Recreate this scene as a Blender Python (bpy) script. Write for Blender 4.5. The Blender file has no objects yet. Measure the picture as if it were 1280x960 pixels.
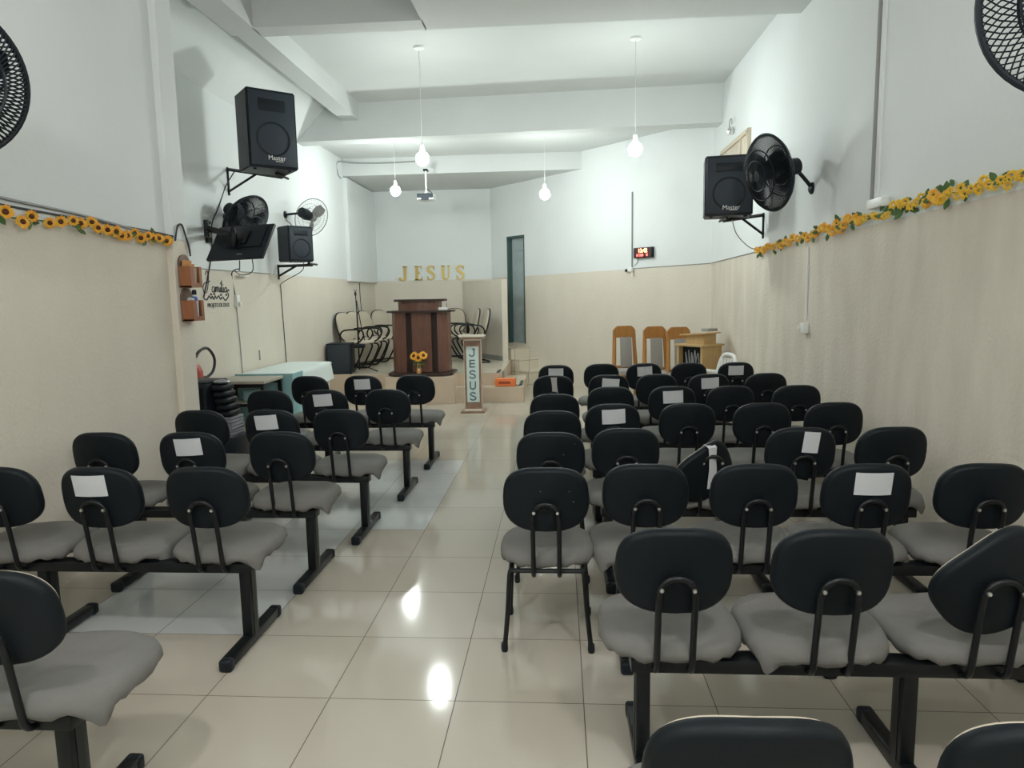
import bpy, bmesh, math, random
from mathutils import Vector, Matrix, Euler
from bpy import context
rnd = random.Random(7)
C = context.scene.collection
PI = math.pi
R = math.radians

# ------------------------------------------------------------------ materials
def mat(name, col, rough=.5, metal=0, var=None, vscale=8, vstretch=(1, 1, 1), bump=0, bscale=60, emit=None, estr=0, coat=0, spec=.5, alpha=1, trans=0):
    m = bpy.data.materials.new(name); m.use_nodes = True
    nt = m.node_tree; b = nt.nodes['Principled BSDF']
    b.inputs['Base Color'].default_value = (*col, 1)
    b.inputs['Roughness'].default_value = rough
    b.inputs['Metallic'].default_value = metal
    b.inputs['Specular IOR Level'].default_value = spec
    b.inputs['Coat Weight'].default_value = coat
    b.inputs['Alpha'].default_value = alpha
    b.inputs['Transmission Weight'].default_value = trans
    tc = nt.nodes.new('ShaderNodeTexCoord')
    if var is not None:
        mp = nt.nodes.new('ShaderNodeMapping'); mp.inputs['Scale'].default_value = vstretch
        nt.links.new(tc.outputs['Object'], mp.inputs['Vector'])
        n = nt.nodes.new('ShaderNodeTexNoise'); n.inputs['Scale'].default_value = vscale; n.inputs['Detail'].default_value = 5
        nt.links.new(mp.outputs['Vector'], n.inputs['Vector'])
        cr = nt.nodes.new('ShaderNodeValToRGB')
        cr.color_ramp.elements[0].position = .35; cr.color_ramp.elements[0].color = (*var, 1)
        cr.color_ramp.elements[1].position = .65; cr.color_ramp.elements[1].color = (*col, 1)
        nt.links.new(n.outputs['Fac'], cr.inputs['Fac']); nt.links.new(cr.outputs['Color'], b.inputs['Base Color'])
    if bump:
        n2 = nt.nodes.new('ShaderNodeTexNoise'); n2.inputs['Scale'].default_value = bscale; n2.inputs['Detail'].default_value = 6
        nt.links.new(tc.outputs['Object'], n2.inputs['Vector'])
        bp = nt.nodes.new('ShaderNodeBump'); bp.inputs['Strength'].default_value = bump; bp.inputs['Distance'].default_value = .01
        nt.links.new(n2.outputs['Fac'], bp.inputs['Height']); nt.links.new(bp.outputs['Normal'], b.inputs['Normal'])
    if emit:
        b.inputs['Emission Color'].default_value = (*emit, 1); b.inputs['Emission Strength'].default_value = estr
    return m

M = {}
M['white'] = mat('white_paint', (.745, .775, .78), .75, var=(.72, .75, .755), vscale=1.5, bump=.15, bscale=25)
M['ceil'] = mat('ceiling_paint', (.62, .645, .64), .8, var=(.60, .62, .615), vscale=1.2, bump=.12, bscale=20)
M['beige'] = mat('beige_texture_paint', (.70, .645, .56), .8, var=(.675, .62, .535), vscale=3, vstretch=(1, 1, .4), bump=.55, bscale=45)
M['beige_worn'] = mat('worn_beige_paint', (.695, .64, .555), .8, var=(.61, .555, .475), vscale=3.2, vstretch=(1.2, 1.2, .35), bump=.5, bscale=40)
M['line'] = mat('grey_joint', (.30, .30, .28), .8)
M['black_vinyl'] = mat('black_vinyl', (.0055, .0085, .0115), .5, bump=.06, bscale=220, spec=.2)
M['black_metal'] = mat('black_metal', (.006, .0075, .009), .34, bump=.03, spec=.3)
M['black_plastic'] = mat('black_plastic', (.009, .013, .019), .45, spec=.28)
M['navy_grille'] = mat('dark_grille', (.018, .028, .042), .55, bump=.15, bscale=400)
M['cream'] = mat('cream_fabric', (.50, .44, .35), .9, bump=.2, bscale=200)
M['seat'] = mat('grey_cover_fabric', (.172, .167, .159), .92, var=(.15, .146, .139), vscale=6, bump=.6, bscale=16)
M['paper'] = mat('white_paper', (.56, .57, .60), .8)
M['paper_grey'] = mat('grey_paper', (.42, .40, .40), .8)
M['steel'] = mat('steel', (.75, .75, .75), .3, 1)
M['wood_red'] = mat('mahogany_wood', (.165, .072, .05), .38, var=(.125, .052, .037), vscale=6, vstretch=(8, 8, .7))
M['wood_dark'] = mat('dark_brown_wood', (.035, .017, .013), .5)
M['wood_orange'] = mat('varnished_orange_wood', (.44, .20, .055), .4, var=(.37, .16, .04), vscale=5, vstretch=(8, 8, .8))
M['wood_pale'] = mat('pale_wood_board', (.55, .37, .17), .5, var=(.49, .32, .14), vscale=5, vstretch=(9, 9, .8))
M['wood_box'] = mat('reddish_wood', (.34, .125, .055), .45, var=(.27, .10, .045), vscale=7, vstretch=(6, 6, .8))
M['wood_brown'] = mat('dull_brown_wood', (.20, .125, .09), .6, var=(.16, .10, .07), vscale=8)
M['wood_grey'] = mat('greyed_table_board', (.42, .39, .33), .5, var=(.37, .34, .29), vscale=5, vstretch=(1, 6, 6))
M['tile_step'] = None
M['mint'] = mat('pale_mint_cloth', (.69, .76, .745), .9, bump=.2, bscale=90)
M['teal_cloth'] = mat('teal_blue_cloth', (.26, .45, .47), .9, bump=.2, bscale=90)
M['gold'] = mat('gold_foil', (.62, .45, .15), .35, .45)
M['copper'] = mat('copper_metal', (.72, .42, .20), .28, .9)
M['petal'] = mat('orange_petal', (.90, .37, .03), .7, var=(.85, .55, .08), vscale=40)
M['petal_y'] = mat('yellow_petal', (.85, .62, .06), .7, var=(.80, .45, .05), vscale=30)
M['flower_eye'] = mat('brown_flower_centre', (.10, .025, .01), .8)
M['leaf'] = mat('green_leaf', (.085, .17, .05), .7, var=(.06, .12, .035), vscale=20)
M['cable'] = mat('black_cable', (.03, .03, .035), .6)
M['cable_grey'] = mat('grey_cable', (.30, .31, .31), .6)
M['white_plastic'] = mat('white_plastic', (.78, .79, .77), .4)
M['red_enamel'] = mat('red_enamel', (.42, .06, .035), .35)
M['door_green'] = mat('dark_green_frame', (.055, .10, .095), .5)
M['door_grey'] = mat('blue_grey_door', (.40, .465, .475), .5, var=(.32, .385, .40), vscale=4)
M['led'] = mat('red_led', (.3, .02, .02), .5, emit=(1, .07, .05), estr=5)
M['led_warm'] = mat('orange_led', (.3, .1, .02), .5, emit=(1, .30, .10), estr=7)
M['led_panel'] = mat('dark_led_panel', (.05, .008, .012), .25)
M['bulb'] = mat('lamp_bulb', (1, 1, 1), .4, emit=(.92, 1.0, .955), estr=98)
M['bulb_strong'] = mat('strong_lamp_bulb', (1, 1, 1), .4, emit=(1.0, .98, .95), estr=145)
M['lettering'] = mat('dark_lettering', (.035, .04, .04), .6)
M['letter_blue'] = mat('slate_blue_lettering', (.10, .17, .20), .6)
M['panel_white'] = mat('pale_aqua_panel', (.68, .78, .76), .35)
M['marble'] = mat('brown_marble_laminate', (.36, .23, .17), .3, var=(.27, .16, .115), vscale=14)
M['marble_edge'] = mat('pale_edge', (.80, .74, .64), .3)
M['orange_plastic'] = mat('orange_plastic', (.80, .20, .05), .45)
M['orange_dark'] = mat('dark_orange_print', (.35, .06, .02), .5)
M['fan_grey'] = mat('grey_fan_wire', (.30, .31, .31), .5)
M['fan_blade_grey'] = mat('translucent_grey_blade', (.36, .35, .34), .4)
M['stripe'] = mat('striped_cloth', (.25, .25, .28), .9)
M['pink'] = mat('pink_paper', (.70, .48, .42), .8)
M['silver_wrap'] = mat('silver_wrap', (.38, .39, .41), .25, .6, bump=.5, bscale=30)
M['grey_pad'] = mat('grey_upholstery', (.33, .31, .29), .9, bump=.2, bscale=150)
M['frame_gold'] = mat('beige_frame', (.55, .47, .36), .5)
M['picture'] = mat('picture_pale', (.62, .56, .47), .5, var=(.52, .45, .36), vscale=6)
M['kraft'] = mat('kraft_envelope', (.56, .27, .09), .8)
M['cream_paper'] = mat('cream_paper', (.66, .52, .38), .8)
M['blue'] = mat('blue_label', (.04, .10, .35), .4)
M['clear'] = mat('clear_bottle', (.75, .82, .85), .15, alpha=.75)
M['brick_face'] = None

def floor_material(tilex, tiley, ox, oy, col, var, groutcol, rough, zones=(), gw=.0018, planar=True):
    m = bpy.data.materials.new('glossy_floor_tiles' if planar else 'tiles'); m.use_nodes = True
    nt = m.node_tree; b = nt.nodes['Principled BSDF']; N = nt.nodes.new; L = nt.links.new
    g = N('ShaderNodeNewGeometry'); s = N('ShaderNodeSeparateXYZ'); L(g.outputs['Position'], s.inputs[0])
    def math_(op, a, bb=None, cc=None):
        n = N('ShaderNodeMath'); n.operation = op
        for i, v in enumerate((a, bb, cc)):
            if v is None: continue
            if isinstance(v, (int, float)): n.inputs[i].default_value = v
            else: L(v, n.inputs[i])
        return n.outputs[0]
    def cell(o, off, size):
        t = math_('DIVIDE', math_('SUBTRACT', o, off), size)
        f = math_('FRACT', t)
        d = math_('MINIMUM', f, math_('SUBTRACT', 1, f))
        return math_('LESS_THAN', d, gw / size), math_('FLOOR', t)
    gx, ix = cell(s.outputs[0], ox, tilex)
    gy, iy = cell(s.outputs[1] if planar else s.outputs[2], oy, tiley)
    grout = math_('MAXIMUM', gx, gy)
    wn = N('ShaderNodeTexWhiteNoise'); wn.noise_dimensions = '2D'
    cb = N('ShaderNodeCombineXYZ'); L(ix, cb.inputs[0]); L(iy, cb.inputs[1]); L(cb.outputs[0], wn.inputs['Vector'])
    mix = N('ShaderNodeMix'); mix.data_type = 'RGBA'
    L(wn.outputs['Value'], mix.inputs['Factor'])
    mix.inputs[6].default_value = (*col, 1); mix.inputs[7].default_value = (*var, 1)
    cur = mix.outputs[2]
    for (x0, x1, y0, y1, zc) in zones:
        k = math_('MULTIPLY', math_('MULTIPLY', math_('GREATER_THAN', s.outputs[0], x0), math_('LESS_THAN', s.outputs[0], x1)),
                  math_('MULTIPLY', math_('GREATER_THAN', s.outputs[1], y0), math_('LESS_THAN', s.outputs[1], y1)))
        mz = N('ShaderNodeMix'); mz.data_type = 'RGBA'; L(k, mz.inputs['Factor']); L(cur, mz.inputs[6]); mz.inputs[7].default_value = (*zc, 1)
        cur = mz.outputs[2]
    mg = N('ShaderNodeMix'); mg.data_type = 'RGBA'; L(grout, mg.inputs['Factor']); L(cur, mg.inputs[6]); mg.inputs[7].default_value = (*groutcol, 1)
    L(mg.outputs[2], b.inputs['Base Color'])
    no = N('ShaderNodeTexNoise'); no.inputs['Scale'].default_value = 3; no.inputs['Detail'].default_value = 4; L(g.outputs['Position'], no.inputs['Vector'])
    mr = N('ShaderNodeMapRange'); mr.inputs['To Min'].default_value = rough * .7; mr.inputs['To Max'].default_value = rough * 1.5; L(no.outputs['Fac'], mr.inputs['Value'])
    L(math_('ADD', mr.outputs[0], math_('MULTIPLY', grout, .5)), b.inputs['Roughness'])
    bp = N('ShaderNodeBump'); bp.inputs['Strength'].default_value = .25; bp.inputs['Distance'].default_value = .002
    L(math_('SUBTRACT', 1, grout), bp.inputs['Height']); L(bp.outputs['Normal'], b.inputs['Normal'])
    return m
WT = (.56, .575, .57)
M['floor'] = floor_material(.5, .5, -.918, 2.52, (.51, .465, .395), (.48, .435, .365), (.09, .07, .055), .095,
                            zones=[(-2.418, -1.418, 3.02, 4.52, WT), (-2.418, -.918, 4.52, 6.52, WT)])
M['tile_step'] = floor_material(.36, .5, -.05, 10.1, (.60, .545, .445), (.57, .515, .42), (.28, .235, .18), .2, gw=.003)
M['tile_front'] = mat('beige_step_tile', (.66, .53, .41), .35, var=(.62, .49, .375), vscale=4)
M['tile_wall'] = floor_material(.26, .2, -.02, .01, (.66, .60, .49), (.63, .57, .46), (.30, .26, .2), .3, gw=.004, planar=False)

# ------------------------------------------------------------------ mesh builder
class B:
    def __init__(self): self.bm = bmesh.new(); self.mi = 0
    def _tag(self, faces):
        for f in faces: f.material_index = self.mi
    def box(self, c, s, rot=(0, 0, 0), bev=0, seg=2):
        mtx = Matrix.Translation(c) @ Euler(rot).to_matrix().to_4x4() @ Matrix.Diagonal((*s, 1))
        r = bmesh.ops.create_cube(self.bm, size=1, matrix=mtx)
        vs = r['verts']; fs = {f for v in vs for f in v.link_faces}; self._tag(fs)
        if bev:
            es = list({e for v in vs for e in v.link_edges})
            q = bmesh.ops.bevel(self.bm, geom=es, offset=bev, segments=seg, profile=.5, affect='EDGES'); self._tag(q['faces'])
        return self
    def tube(self, pts, r, seg=8, closed=False, cap=True):
        pts = [Vector(p) for p in pts]; n = len(pts)
        rs = r if isinstance(r, (list, tuple)) else [r] * n
        tan = []
        for i in range(n):
            a = pts[(i - 1) % n] if (closed or i) else pts[i]; b = pts[(i + 1) % n] if (closed or i < n - 1) else pts[i]
            tan.append((b - a).normalized() if (b - a).length > 1e-9 else Vector((0, 0, 1)))
        up = Vector((0, 0, 1)) if abs(tan[0].z) < .9 else Vector((1, 0, 0))
        nrm = (up - tan[0] * up.dot(tan[0])).normalized(); rings = []
        for i in range(n):
            nrm = nrm - tan[i] * nrm.dot(tan[i])
            nrm = nrm.normalized() if nrm.length > 1e-6 else tan[i].orthogonal().normalized()
            bi = tan[i].cross(nrm)
            rings.append([self.bm.verts.new(pts[i] + (nrm * math.cos(2 * PI * k / seg) + bi * math.sin(2 * PI * k / seg)) * rs[i]) for k in range(seg)])
        fs = []
        for i in range(n if closed else n - 1):
            a, b = rings[i], rings[(i + 1) % n]
            for k in range(seg): fs.append(self.bm.faces.new((a[k], a[(k + 1) % seg], b[(k + 1) % seg], b[k])))
        if cap and not closed: fs += [self.bm.faces.new(rings[0][::-1]), self.bm.faces.new(rings[-1])]
        self._tag(fs); return self
    def lathe(self, prof, seg=24, mtx=None, cap=True):
        mtx = mtx or Matrix(); rings = []
        for (r, z) in prof:
            rings.append([self.bm.verts.new(mtx @ Vector((r * math.cos(2 * PI * k / seg), r * math.sin(2 * PI * k / seg), z))) for k in range(seg)])
        fs = []
        for a, b in zip(rings, rings[1:]):
            for k in range(seg): fs.append(self.bm.faces.new((a[k], a[(k + 1) % seg], b[(k + 1) % seg], b[k])))
        if cap: fs += [self.bm.faces.new(rings[0][::-1]), self.bm.faces.new(rings[-1])]
        self._tag(fs); return self
    def prism(self, pts, d0, d1, plane='xy', mtx=None):
        mtx = mtx or Matrix()
        def P(p, d): return mtx @ Vector({'xy': (p[0], p[1], d), 'xz': (p[0], d, p[1]), 'yz': (d, p[0], p[1])}[plane])
        a = [self.bm.verts.new(P(p, d0)) for p in pts]; b = [self.bm.verts.new(P(p, d1)) for p in pts]; n = len(pts)
        fs = [self.bm.faces.new(a[::-1]), self.bm.faces.new(b)] + [self.bm.faces.new((a[k], a[(k + 1) % n], b[(k + 1) % n], b[k])) for k in range(n)]
        self._tag(fs); return self
    def rings(self, rings, cap0=True, cap1=True):
        vv = [[self.bm.verts.new(p) for p in r] for r in rings]; n = len(vv[0]); fs = []
        for a, b in zip(vv, vv[1:]):
            for k in range(n): fs.append(self.bm.faces.new((a[k], a[(k + 1) % n], b[(k + 1) % n], b[k])))
        if cap0: fs.append(self.bm.faces.new(vv[0][::-1]))
        if cap1: fs.append(self.bm.faces.new(vv[-1]))
        self._tag(fs); return self
    def ball(self, c, r, sc=(1, 1, 1), seg=12):
        q = bmesh.ops.create_uvsphere(self.bm, u_segments=seg, v_segments=max(6, seg // 2), radius=r, matrix=Matrix.Translation(c) @ Matrix.Diagonal((*sc, 1)))
        self._tag({f for v in q['verts'] for f in v.link_faces}); return self
    def ribbon(self, path, widths, d0, d1, mtx):
        """a flat stroke of varying width in the xz plane, with thickness along y"""
        n = len(path); L_, R_ = [], []
        for i, p in enumerate(path):
            a = Vector(path[max(i - 1, 0)]); b = Vector(path[min(i + 1, n - 1)]); t = (b - a).normalized() if (b - a).length > 0 else Vector((1, 0))
            w = widths[i] if isinstance(widths, (list, tuple)) else widths
            q = Vector((-t.y, t.x)) * w / 2; L_.append(Vector(p) + q); R_.append(Vector(p) - q)
        def V(p, d): return self.bm.verts.new(mtx @ Vector((p.x, d, p.y)))
        q = [[V(l, d0), V(r, d0), V(r, d1), V(l, d1)] for l, r in zip(L_, R_)]; fs = []
        for a, b in zip(q, q[1:]):
            for k in range(4): fs.append(self.bm.faces.new((a[k], a[(k + 1) % 4], b[(k + 1) % 4], b[k])))
        fs += [self.bm.faces.new(q[0][::-1]), self.bm.faces.new(q[-1])]; self._tag(fs); return self
    def mesh(self, name, mats, smooth=True, ang=40):
        bmesh.ops.recalc_face_normals(self.bm, faces=self.bm.faces)
        me = bpy.data.meshes.new(name); self.bm.to_mesh(me); self.bm.free()
        for m_ in (mats if isinstance(mats, (list, tuple)) else [mats]): me.materials.append(m_)
        if smooth:
            me.shade_smooth(); me.set_sharp_from_angle(angle=R(ang))
        return me
    def obj(self, name, mats, parent=None, **k):
        return inst(name, self.mesh(name, mats, **k), parent)

def inst(name, me, parent=None, loc=None, rot=None, sc=None):
    o = bpy.data.objects.new(name, me); C.objects.link(o)
    if parent: o.parent = parent
    if loc is not None: o.location = loc
    if rot is not None: o.rotation_euler = rot
    if sc is not None: o.scale = sc
    return o
def thing(name, label, cat, loc=(0, 0, 0), rz=0, group=None, rot=None):
    o = bpy.data.objects.new(name, None); C.objects.link(o); o.empty_display_size = .1
    o.location = loc; o.rotation_euler = rot if rot else (0, 0, rz); return tag(o, label, cat, group)
def tag(o, label, cat, group=None, kind=None):
    o['label'] = label; o['category'] = cat
    if group: o['group'] = group
    if kind: o['kind'] = kind
    return o
def struct(name, b, mats, label=None, cat=None, parent=None, **k):
    o = b.obj(name, mats, parent, **k)
    if parent is None: o['kind'] = 'structure'
    if label: o['label'] = label
    if cat: o['category'] = cat
    return o
def arc(c, r, a0, a1, n, plane='xz', off=0):
    out = []
    for i in range(n + 1):
        a = R(a0 + (a1 - a0) * i / n); u, v = c[0] + r * math.cos(a), c[1] + r * math.sin(a)
        out.append({'xz': (u, off, v), 'xy': (u, v, off), 'yz': (off, u, v)}[plane])
    return out
def smooth_path(pts, n=6):
    pts = [Vector(p) for p in pts]; out = []
    for i in range(len(pts) - 1):
        p0, p1, p2, p3 = pts[max(i - 1, 0)], pts[i], pts[i + 1], pts[min(i + 2, len(pts) - 1)]
        for k in range(n):
            t = k / n
            out.append(.5 * ((2 * p1) + (p2 - p0) * t + (2 * p0 - 5 * p1 + 4 * p2 - p3) * t * t + (3 * p1 - p0 - 3 * p2 + p3) * t ** 3))
    out.append(pts[-1]); return out
def text_mesh(b, s, size, mtx, depth=.002):
    cu = bpy.data.curves.new('t', 'FONT'); cu.body = s; cu.size = size; cu.align_x = 'CENTER'; cu.align_y = 'CENTER'; cu.extrude = depth
    o = bpy.data.objects.new('t', cu); C.objects.link(o)
    dg = context.evaluated_depsgraph_get(); me = bpy.data.meshes.new_from_object(o.evaluated_get(dg))
    base = len(b.bm.verts); me.transform(mtx); b.bm.from_mesh(me)
    bpy.data.objects.remove(o); bpy.data.curves.remove(cu); bpy.data.meshes.remove(me)
    b.bm.faces.ensure_lookup_table(); return b
TXT = Matrix.Rotation(PI / 2, 4, 'X')      # text laid in xz, reading from -y

# ------------------------------------------------------------------ room
XL, XR, XLR, YB = -2.80, 2.12, -3.60, 13.60     # near wall, opposite wall, recessed rear wall, alcove wall
ZT = 4.5
def wall_two_tone(name, p0, p1, z0, z1, ztop, lower, out, th=.12, hole=None):
    """wall from p0 to p1 (xy), paint line from z0 to z1; 'out' = unit vector away from the room"""
    b = B(); o = Vector((*out, 0)) * th; q0 = Vector((*p0, 0)); q1 = Vector((*p1, 0))
    def quad(a, za0, za1, c, zc0, zc1, mi):
        b.mi = mi
        v = [Vector((a.x, a.y, za0)), Vector((c.x, c.y, zc0)), Vector((c.x, c.y, zc1)), Vector((a.x, a.y, za1))]
        w = [x + o for x in v]; b.rings([v, w])
    def zl(t): return z0 + (z1 - z0) * t
    if hole is None:
        quad(q0, -.02, z0, q1, -.02, z1, 1); quad(q0, z0, ztop, q1, z1, ztop, 0)
    else:
        ta, tb, ha, hb = hole; A = q0.lerp(q1, ta); D = q0.lerp(q1, tb)
        quad(q0, -.02, z0, A, -.02, zl(ta), 1); quad(q0, z0, ztop, A, zl(ta), ztop, 0)
        quad(D, -.02, zl(tb), q1, -.02, z1, 1); quad(D, zl(tb), ztop, q1, z1, ztop, 0)
        quad(A, -.02, ha, D, -.02, ha, 1); quad(A, hb, ztop, D, hb, ztop, 0)
    return struct(name, b, [M['white'], M[lower]], smooth=False)

YF = -3.6
b = B(); b.box((-.7, 5.0, -.05), (6.3, 18, .1)); struct('floor', b, M['floor'], smooth=False)
wall_two_tone('wall_left', (XL, YF), (XL, 5.11), 2.03, 1.985, ZT, 'beige', (-1, 0))
wall_two_tone('wall_left_rear', (XLR, 5.0), (XLR, YB), 1.89, 1.89, ZT, 'beige', (-1, 0))
b = B(); b.mi = 1; b.box(((XLR + XL) / 2 - .12, 5.05, .98), (.7, .11, 2.0)); b.mi = 0; b.box(((XLR + XL) / 2 - .12, 5.05, 3.24), (.7, .11, 2.52))
struct('wall_left_return', b, [M['white'], M['beige']], smooth=False)
wall_two_tone('wall_right', (XR, YF), (XR, 9.95), 2.06, 1.96, ZT, 'beige_worn', (1, 0))
DA, DB = Vector((2.12, 9.95)), Vector((-1.29, 13.60))
dd = (DA - DB).normalized(); dn = Vector((-dd.y, dd.x)); dn = dn if dn.x < 0 else -dn   # along the diagonal wall, and into the room
DL = (DA - DB).length
def diag(s, n=0, z=0):      # s metres from the alcove corner, n metres out of the wall
    p = DB + dd * s + dn * n; return Vector((p.x, p.y, z))
DS0, DS1, DZ0, DZ1 = .50, .99, .68, 2.66
wall_two_tone('wall_back_diagonal', DB, DA, 1.905, 1.96, ZT, 'beige', -dn, hole=(DS0 / DL, DS1 / DL, DZ0, DZ1))
wall_two_tone('wall_back', (XLR - .1, YB), (-1.2, YB), 1.89, 1.90, ZT, 'beige', (0, 1))
b = B(); b.box((-.7, YF - .06, 2.2), (6.3, .12, 4.6)); struct('wall_front', b, M['white'], smooth=False)
# engaged column, white above the paint line
b = B(); b.mi = 1; b.box((-2.805, 5.005, .985), (.107, .21, 2.05), bev=.008); b.mi = 0; b.box((-2.805, 5.005, 3.25), (.107, .21, 2.48), bev=.008)
struct('column', b, [M['white'], M['beige']], 'slim engaged column beside the wooden letter holders', 'column', smooth=False)
# ceilings
b = B()
b.box((-.7, 8.2, 4.25), (6.3, 3.5, .1))
struct('ceiling', b, M['ceil'], smooth=False)
b = B()      # dropped slab with an open recess
b.box((-2.805, 1.45, 4.2), (.27, 10.1, .5)); b.box((.58, 1.45, 4.2), (3.5, 10.2, .5)); b.box((-1.92, .5, 4.2), (1.52, 8.2, .5)); b.box((-1.92, 6.44, 4.2), (1.52, .22, .5))
b.box((-1.92, 5.5, 4.47), (1.6, 1.9, .06))
struct('ceiling_slab', b, M['ceil'], smooth=False)
b = B(); b.prism([(-3.62, 3.70), (-3.12, 4.20), (-2.86, 4.20), (-2.86, 4.32), (-3.62, 4.32)], 5.06, 9.75, 'xz'); struct('ceiling_cove', b, M['white'], smooth=False)
b = B(); b.box((-2.805, 7.6, 4.11), (.23, 4.4, .28)); struct('beam_along_wall', b, M['ceil'], smooth=False)
b = B(); b.prism([(-3.62, 9.75), (2.14, 9.43), (2.14, 9.70), (-3.62, 10.02)], 3.72, 4.28); struct('beam_across', b, M['ceil'], smooth=False)
b = B(); b.prism([(-3.7, 9.9), (2.4, 9.55), (2.4, 12.4), (-3.7, 12.4)], 3.88, 3.98); struct('ceiling_rear', b, M['ceil'], smooth=False)
b = B(); b.box((-.8, 12.75, 3.75), (5.7, 1.9, .3)); struct('ceiling_alcove', b, M['ceil'], smooth=False)
b = B(); b.box((-3.57, 12.72, 2.72), (.07, 1.78, 1.72), bev=.004); struct('trim_1', b, M['white'], 'white boarded panel beside the alcove', 'panel', smooth=False)
# platform, steps, partition, stairs
b = B(); b.mi = 0; b.box((-2.235, 12.0, .205), (2.73, 3.2, .41)); struct('platform_floor', b, [M['tile_front']], 'raised tiled platform carrying the pulpit', 'platform', smooth=False)
b = B(); b.box((-2.235, 12.0, .413), (2.73, 3.2, .006)); struct('platform_floor_tiles', b, M['tile_step'], smooth=False)
b = B(); b.box((-2.055, 10.23, .2), (1.03, .34, .4), bev=.003); struct('platform_block_floor', b, M['tile_front'], 'tiled block in front of the pulpit base', 'step', smooth=False)
b = B(); b.mi = 0; b.box((-1.04, 10.27, .114), (1.01, .26, .228)); b.box((-.71, 11.0, .114), (.32, 1.4, .228)); b.mi = 1; b.box((-1.04, 10.27, .229), (1.01, .25, .006)); b.box((-.71, 11.0, .229), (.30, 1.4, .006))
st = struct('step_floor', b, [M['tile_front'], M['tile_step']], 'low tiled step beside the pulpit block', 'step', smooth=False)
b = B(); b.box((-.585, 10.6, .2345), (.05, .62, .006)); struct('grip_strip', b, M['lettering'], parent=st, smooth=False)
b = B(); b.box((-.925, 10.62, .4185), (.05, .40, .005)); struct('grip_strip', b, M['lettering'], smooth=False).parent = bpy.data.objects['platform_floor_tiles']
b = B(); b.mi = 0; b.box((-.862, 10.62, .325), (.012, .06, .18)); b.box((-.862, 10.78, .325), (.012, .07, .18)); b.box((-.862, 10.70, .325), (.012, .06, .18))
struct('metal_edge', b, M['line'], parent=st, smooth=False)
pa, pb = Vector((-1.86, 13.58)), Vector((-1.0, 12.33)); pd = (pb - pa).normalized(); pn = Vector((pd.y, -pd.x)); pn = pn if pn.x > 0 else -pn
b = B(); b.prism([(pa.x, pa.y), (pb.x, pb.y), (pb.x + pn.x * .11, pb.y + pn.y * .11), (pa.x + pn.x * .11, pa.y + pn.y * .11)], 0, 1.86)
struct('partition', b, M['beige'], 'low beige partition between the platform chairs and the stairs', 'partition', smooth=False)
b = B(); q0, q1 = pa - pn * .012, pb - pn * .012; b.prism([(q0.x, q0.y), (q1.x, q1.y), (pb.x, pb.y), (pa.x, pa.y)], .416, .50)
struct('baseboard_partition', b, M['line'], smooth=False)
for k, (s1, zt) in enumerate(((1.10, .62), (1.33, .43), (1.58, .24))):
    b = B(); P0, P1, P2, P3 = diag(.05 if k == 0 else (1.10, 1.33)[k - 1], .0), diag(s1, .0), diag(s1, .44), diag(.05 if k == 0 else (1.10, 1.33)[k - 1], .44)
    b.prism([(p.x, p.y) for p in (P0, P1, P2, P3)], 0, zt)
    struct('stair_floor' if k == 0 else 'stair_step_floor', b, M['tile_wall'], ('tiled landing under the narrow door', 'middle tiled stair below the narrow door', 'lowest tiled stair below the narrow door')[k], 'stair', smooth=False)
# narrow door in the diagonal wall
rzd = math.atan2(dd.y, dd.x)
b = B(); w = DS1 - DS0; h = DZ1 - DZ0
for c, s in (((w - .012, .06, h / 2), (.024, .13, h)), ((.012, .06, h / 2), (.05, .13, h)), ((w / 2, .06, h - .02), (w, .13, .04))): b.box(c, s)
dr = struct('door_1', b, M['door_green'], 'dark green framed narrow door above the tiled stairs', 'door', smooth=False)
dr.location = diag(DS0, 0, DZ0); dr.rotation_euler = (0, 0, rzd)
# the frame's y axis must run into the wall
if (Euler((0, 0, rzd)).to_matrix() @ Vector((0, 1, 0))).to_2d().dot(dn) > 0: dr.scale.y = -1
b = B(); b.box((w / 2, .10, h / 2), (w + .06, .035, h + .04)); b.obj('door_leaf', M['door_grey'], dr, smooth=False)
b = B(); b.box((w / 2, .075, h * .87), (w * .6, .02, .02)); b.obj('door_rail', M['door_grey'], dr, smooth=False)

# thin dark joint under the white paint
b = B(); b.tube([(XR - .004, 7.7, 1.985), (XR - .004, 9.93, 1.965)], .006, 6)
b.tube([diag(DL - .01, .004, 1.962), diag(DL - 1.55, .004, 1.945)], .006, 6); struct('trim_2', b, M['line'])
b = B(); b.tube([(XLR + .004, 5.2, 1.89), (XLR + .004, 8.6, 1.89)], .005, 6); struct('trim_3', b, M['line'])
b = B(); b.mi = 0; b.box((XR - .008, 4.96, 3.2), (.02, .03, 2.1)); b.mi = 1; b.box((XR - .006, 4.90, 3.2), (.014, .05, 2.1))
struct('trim_4', b, [M['line'], M['white']], 'dark vertical seam with a white strip on the high wall', 'trim', smooth=False)

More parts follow.
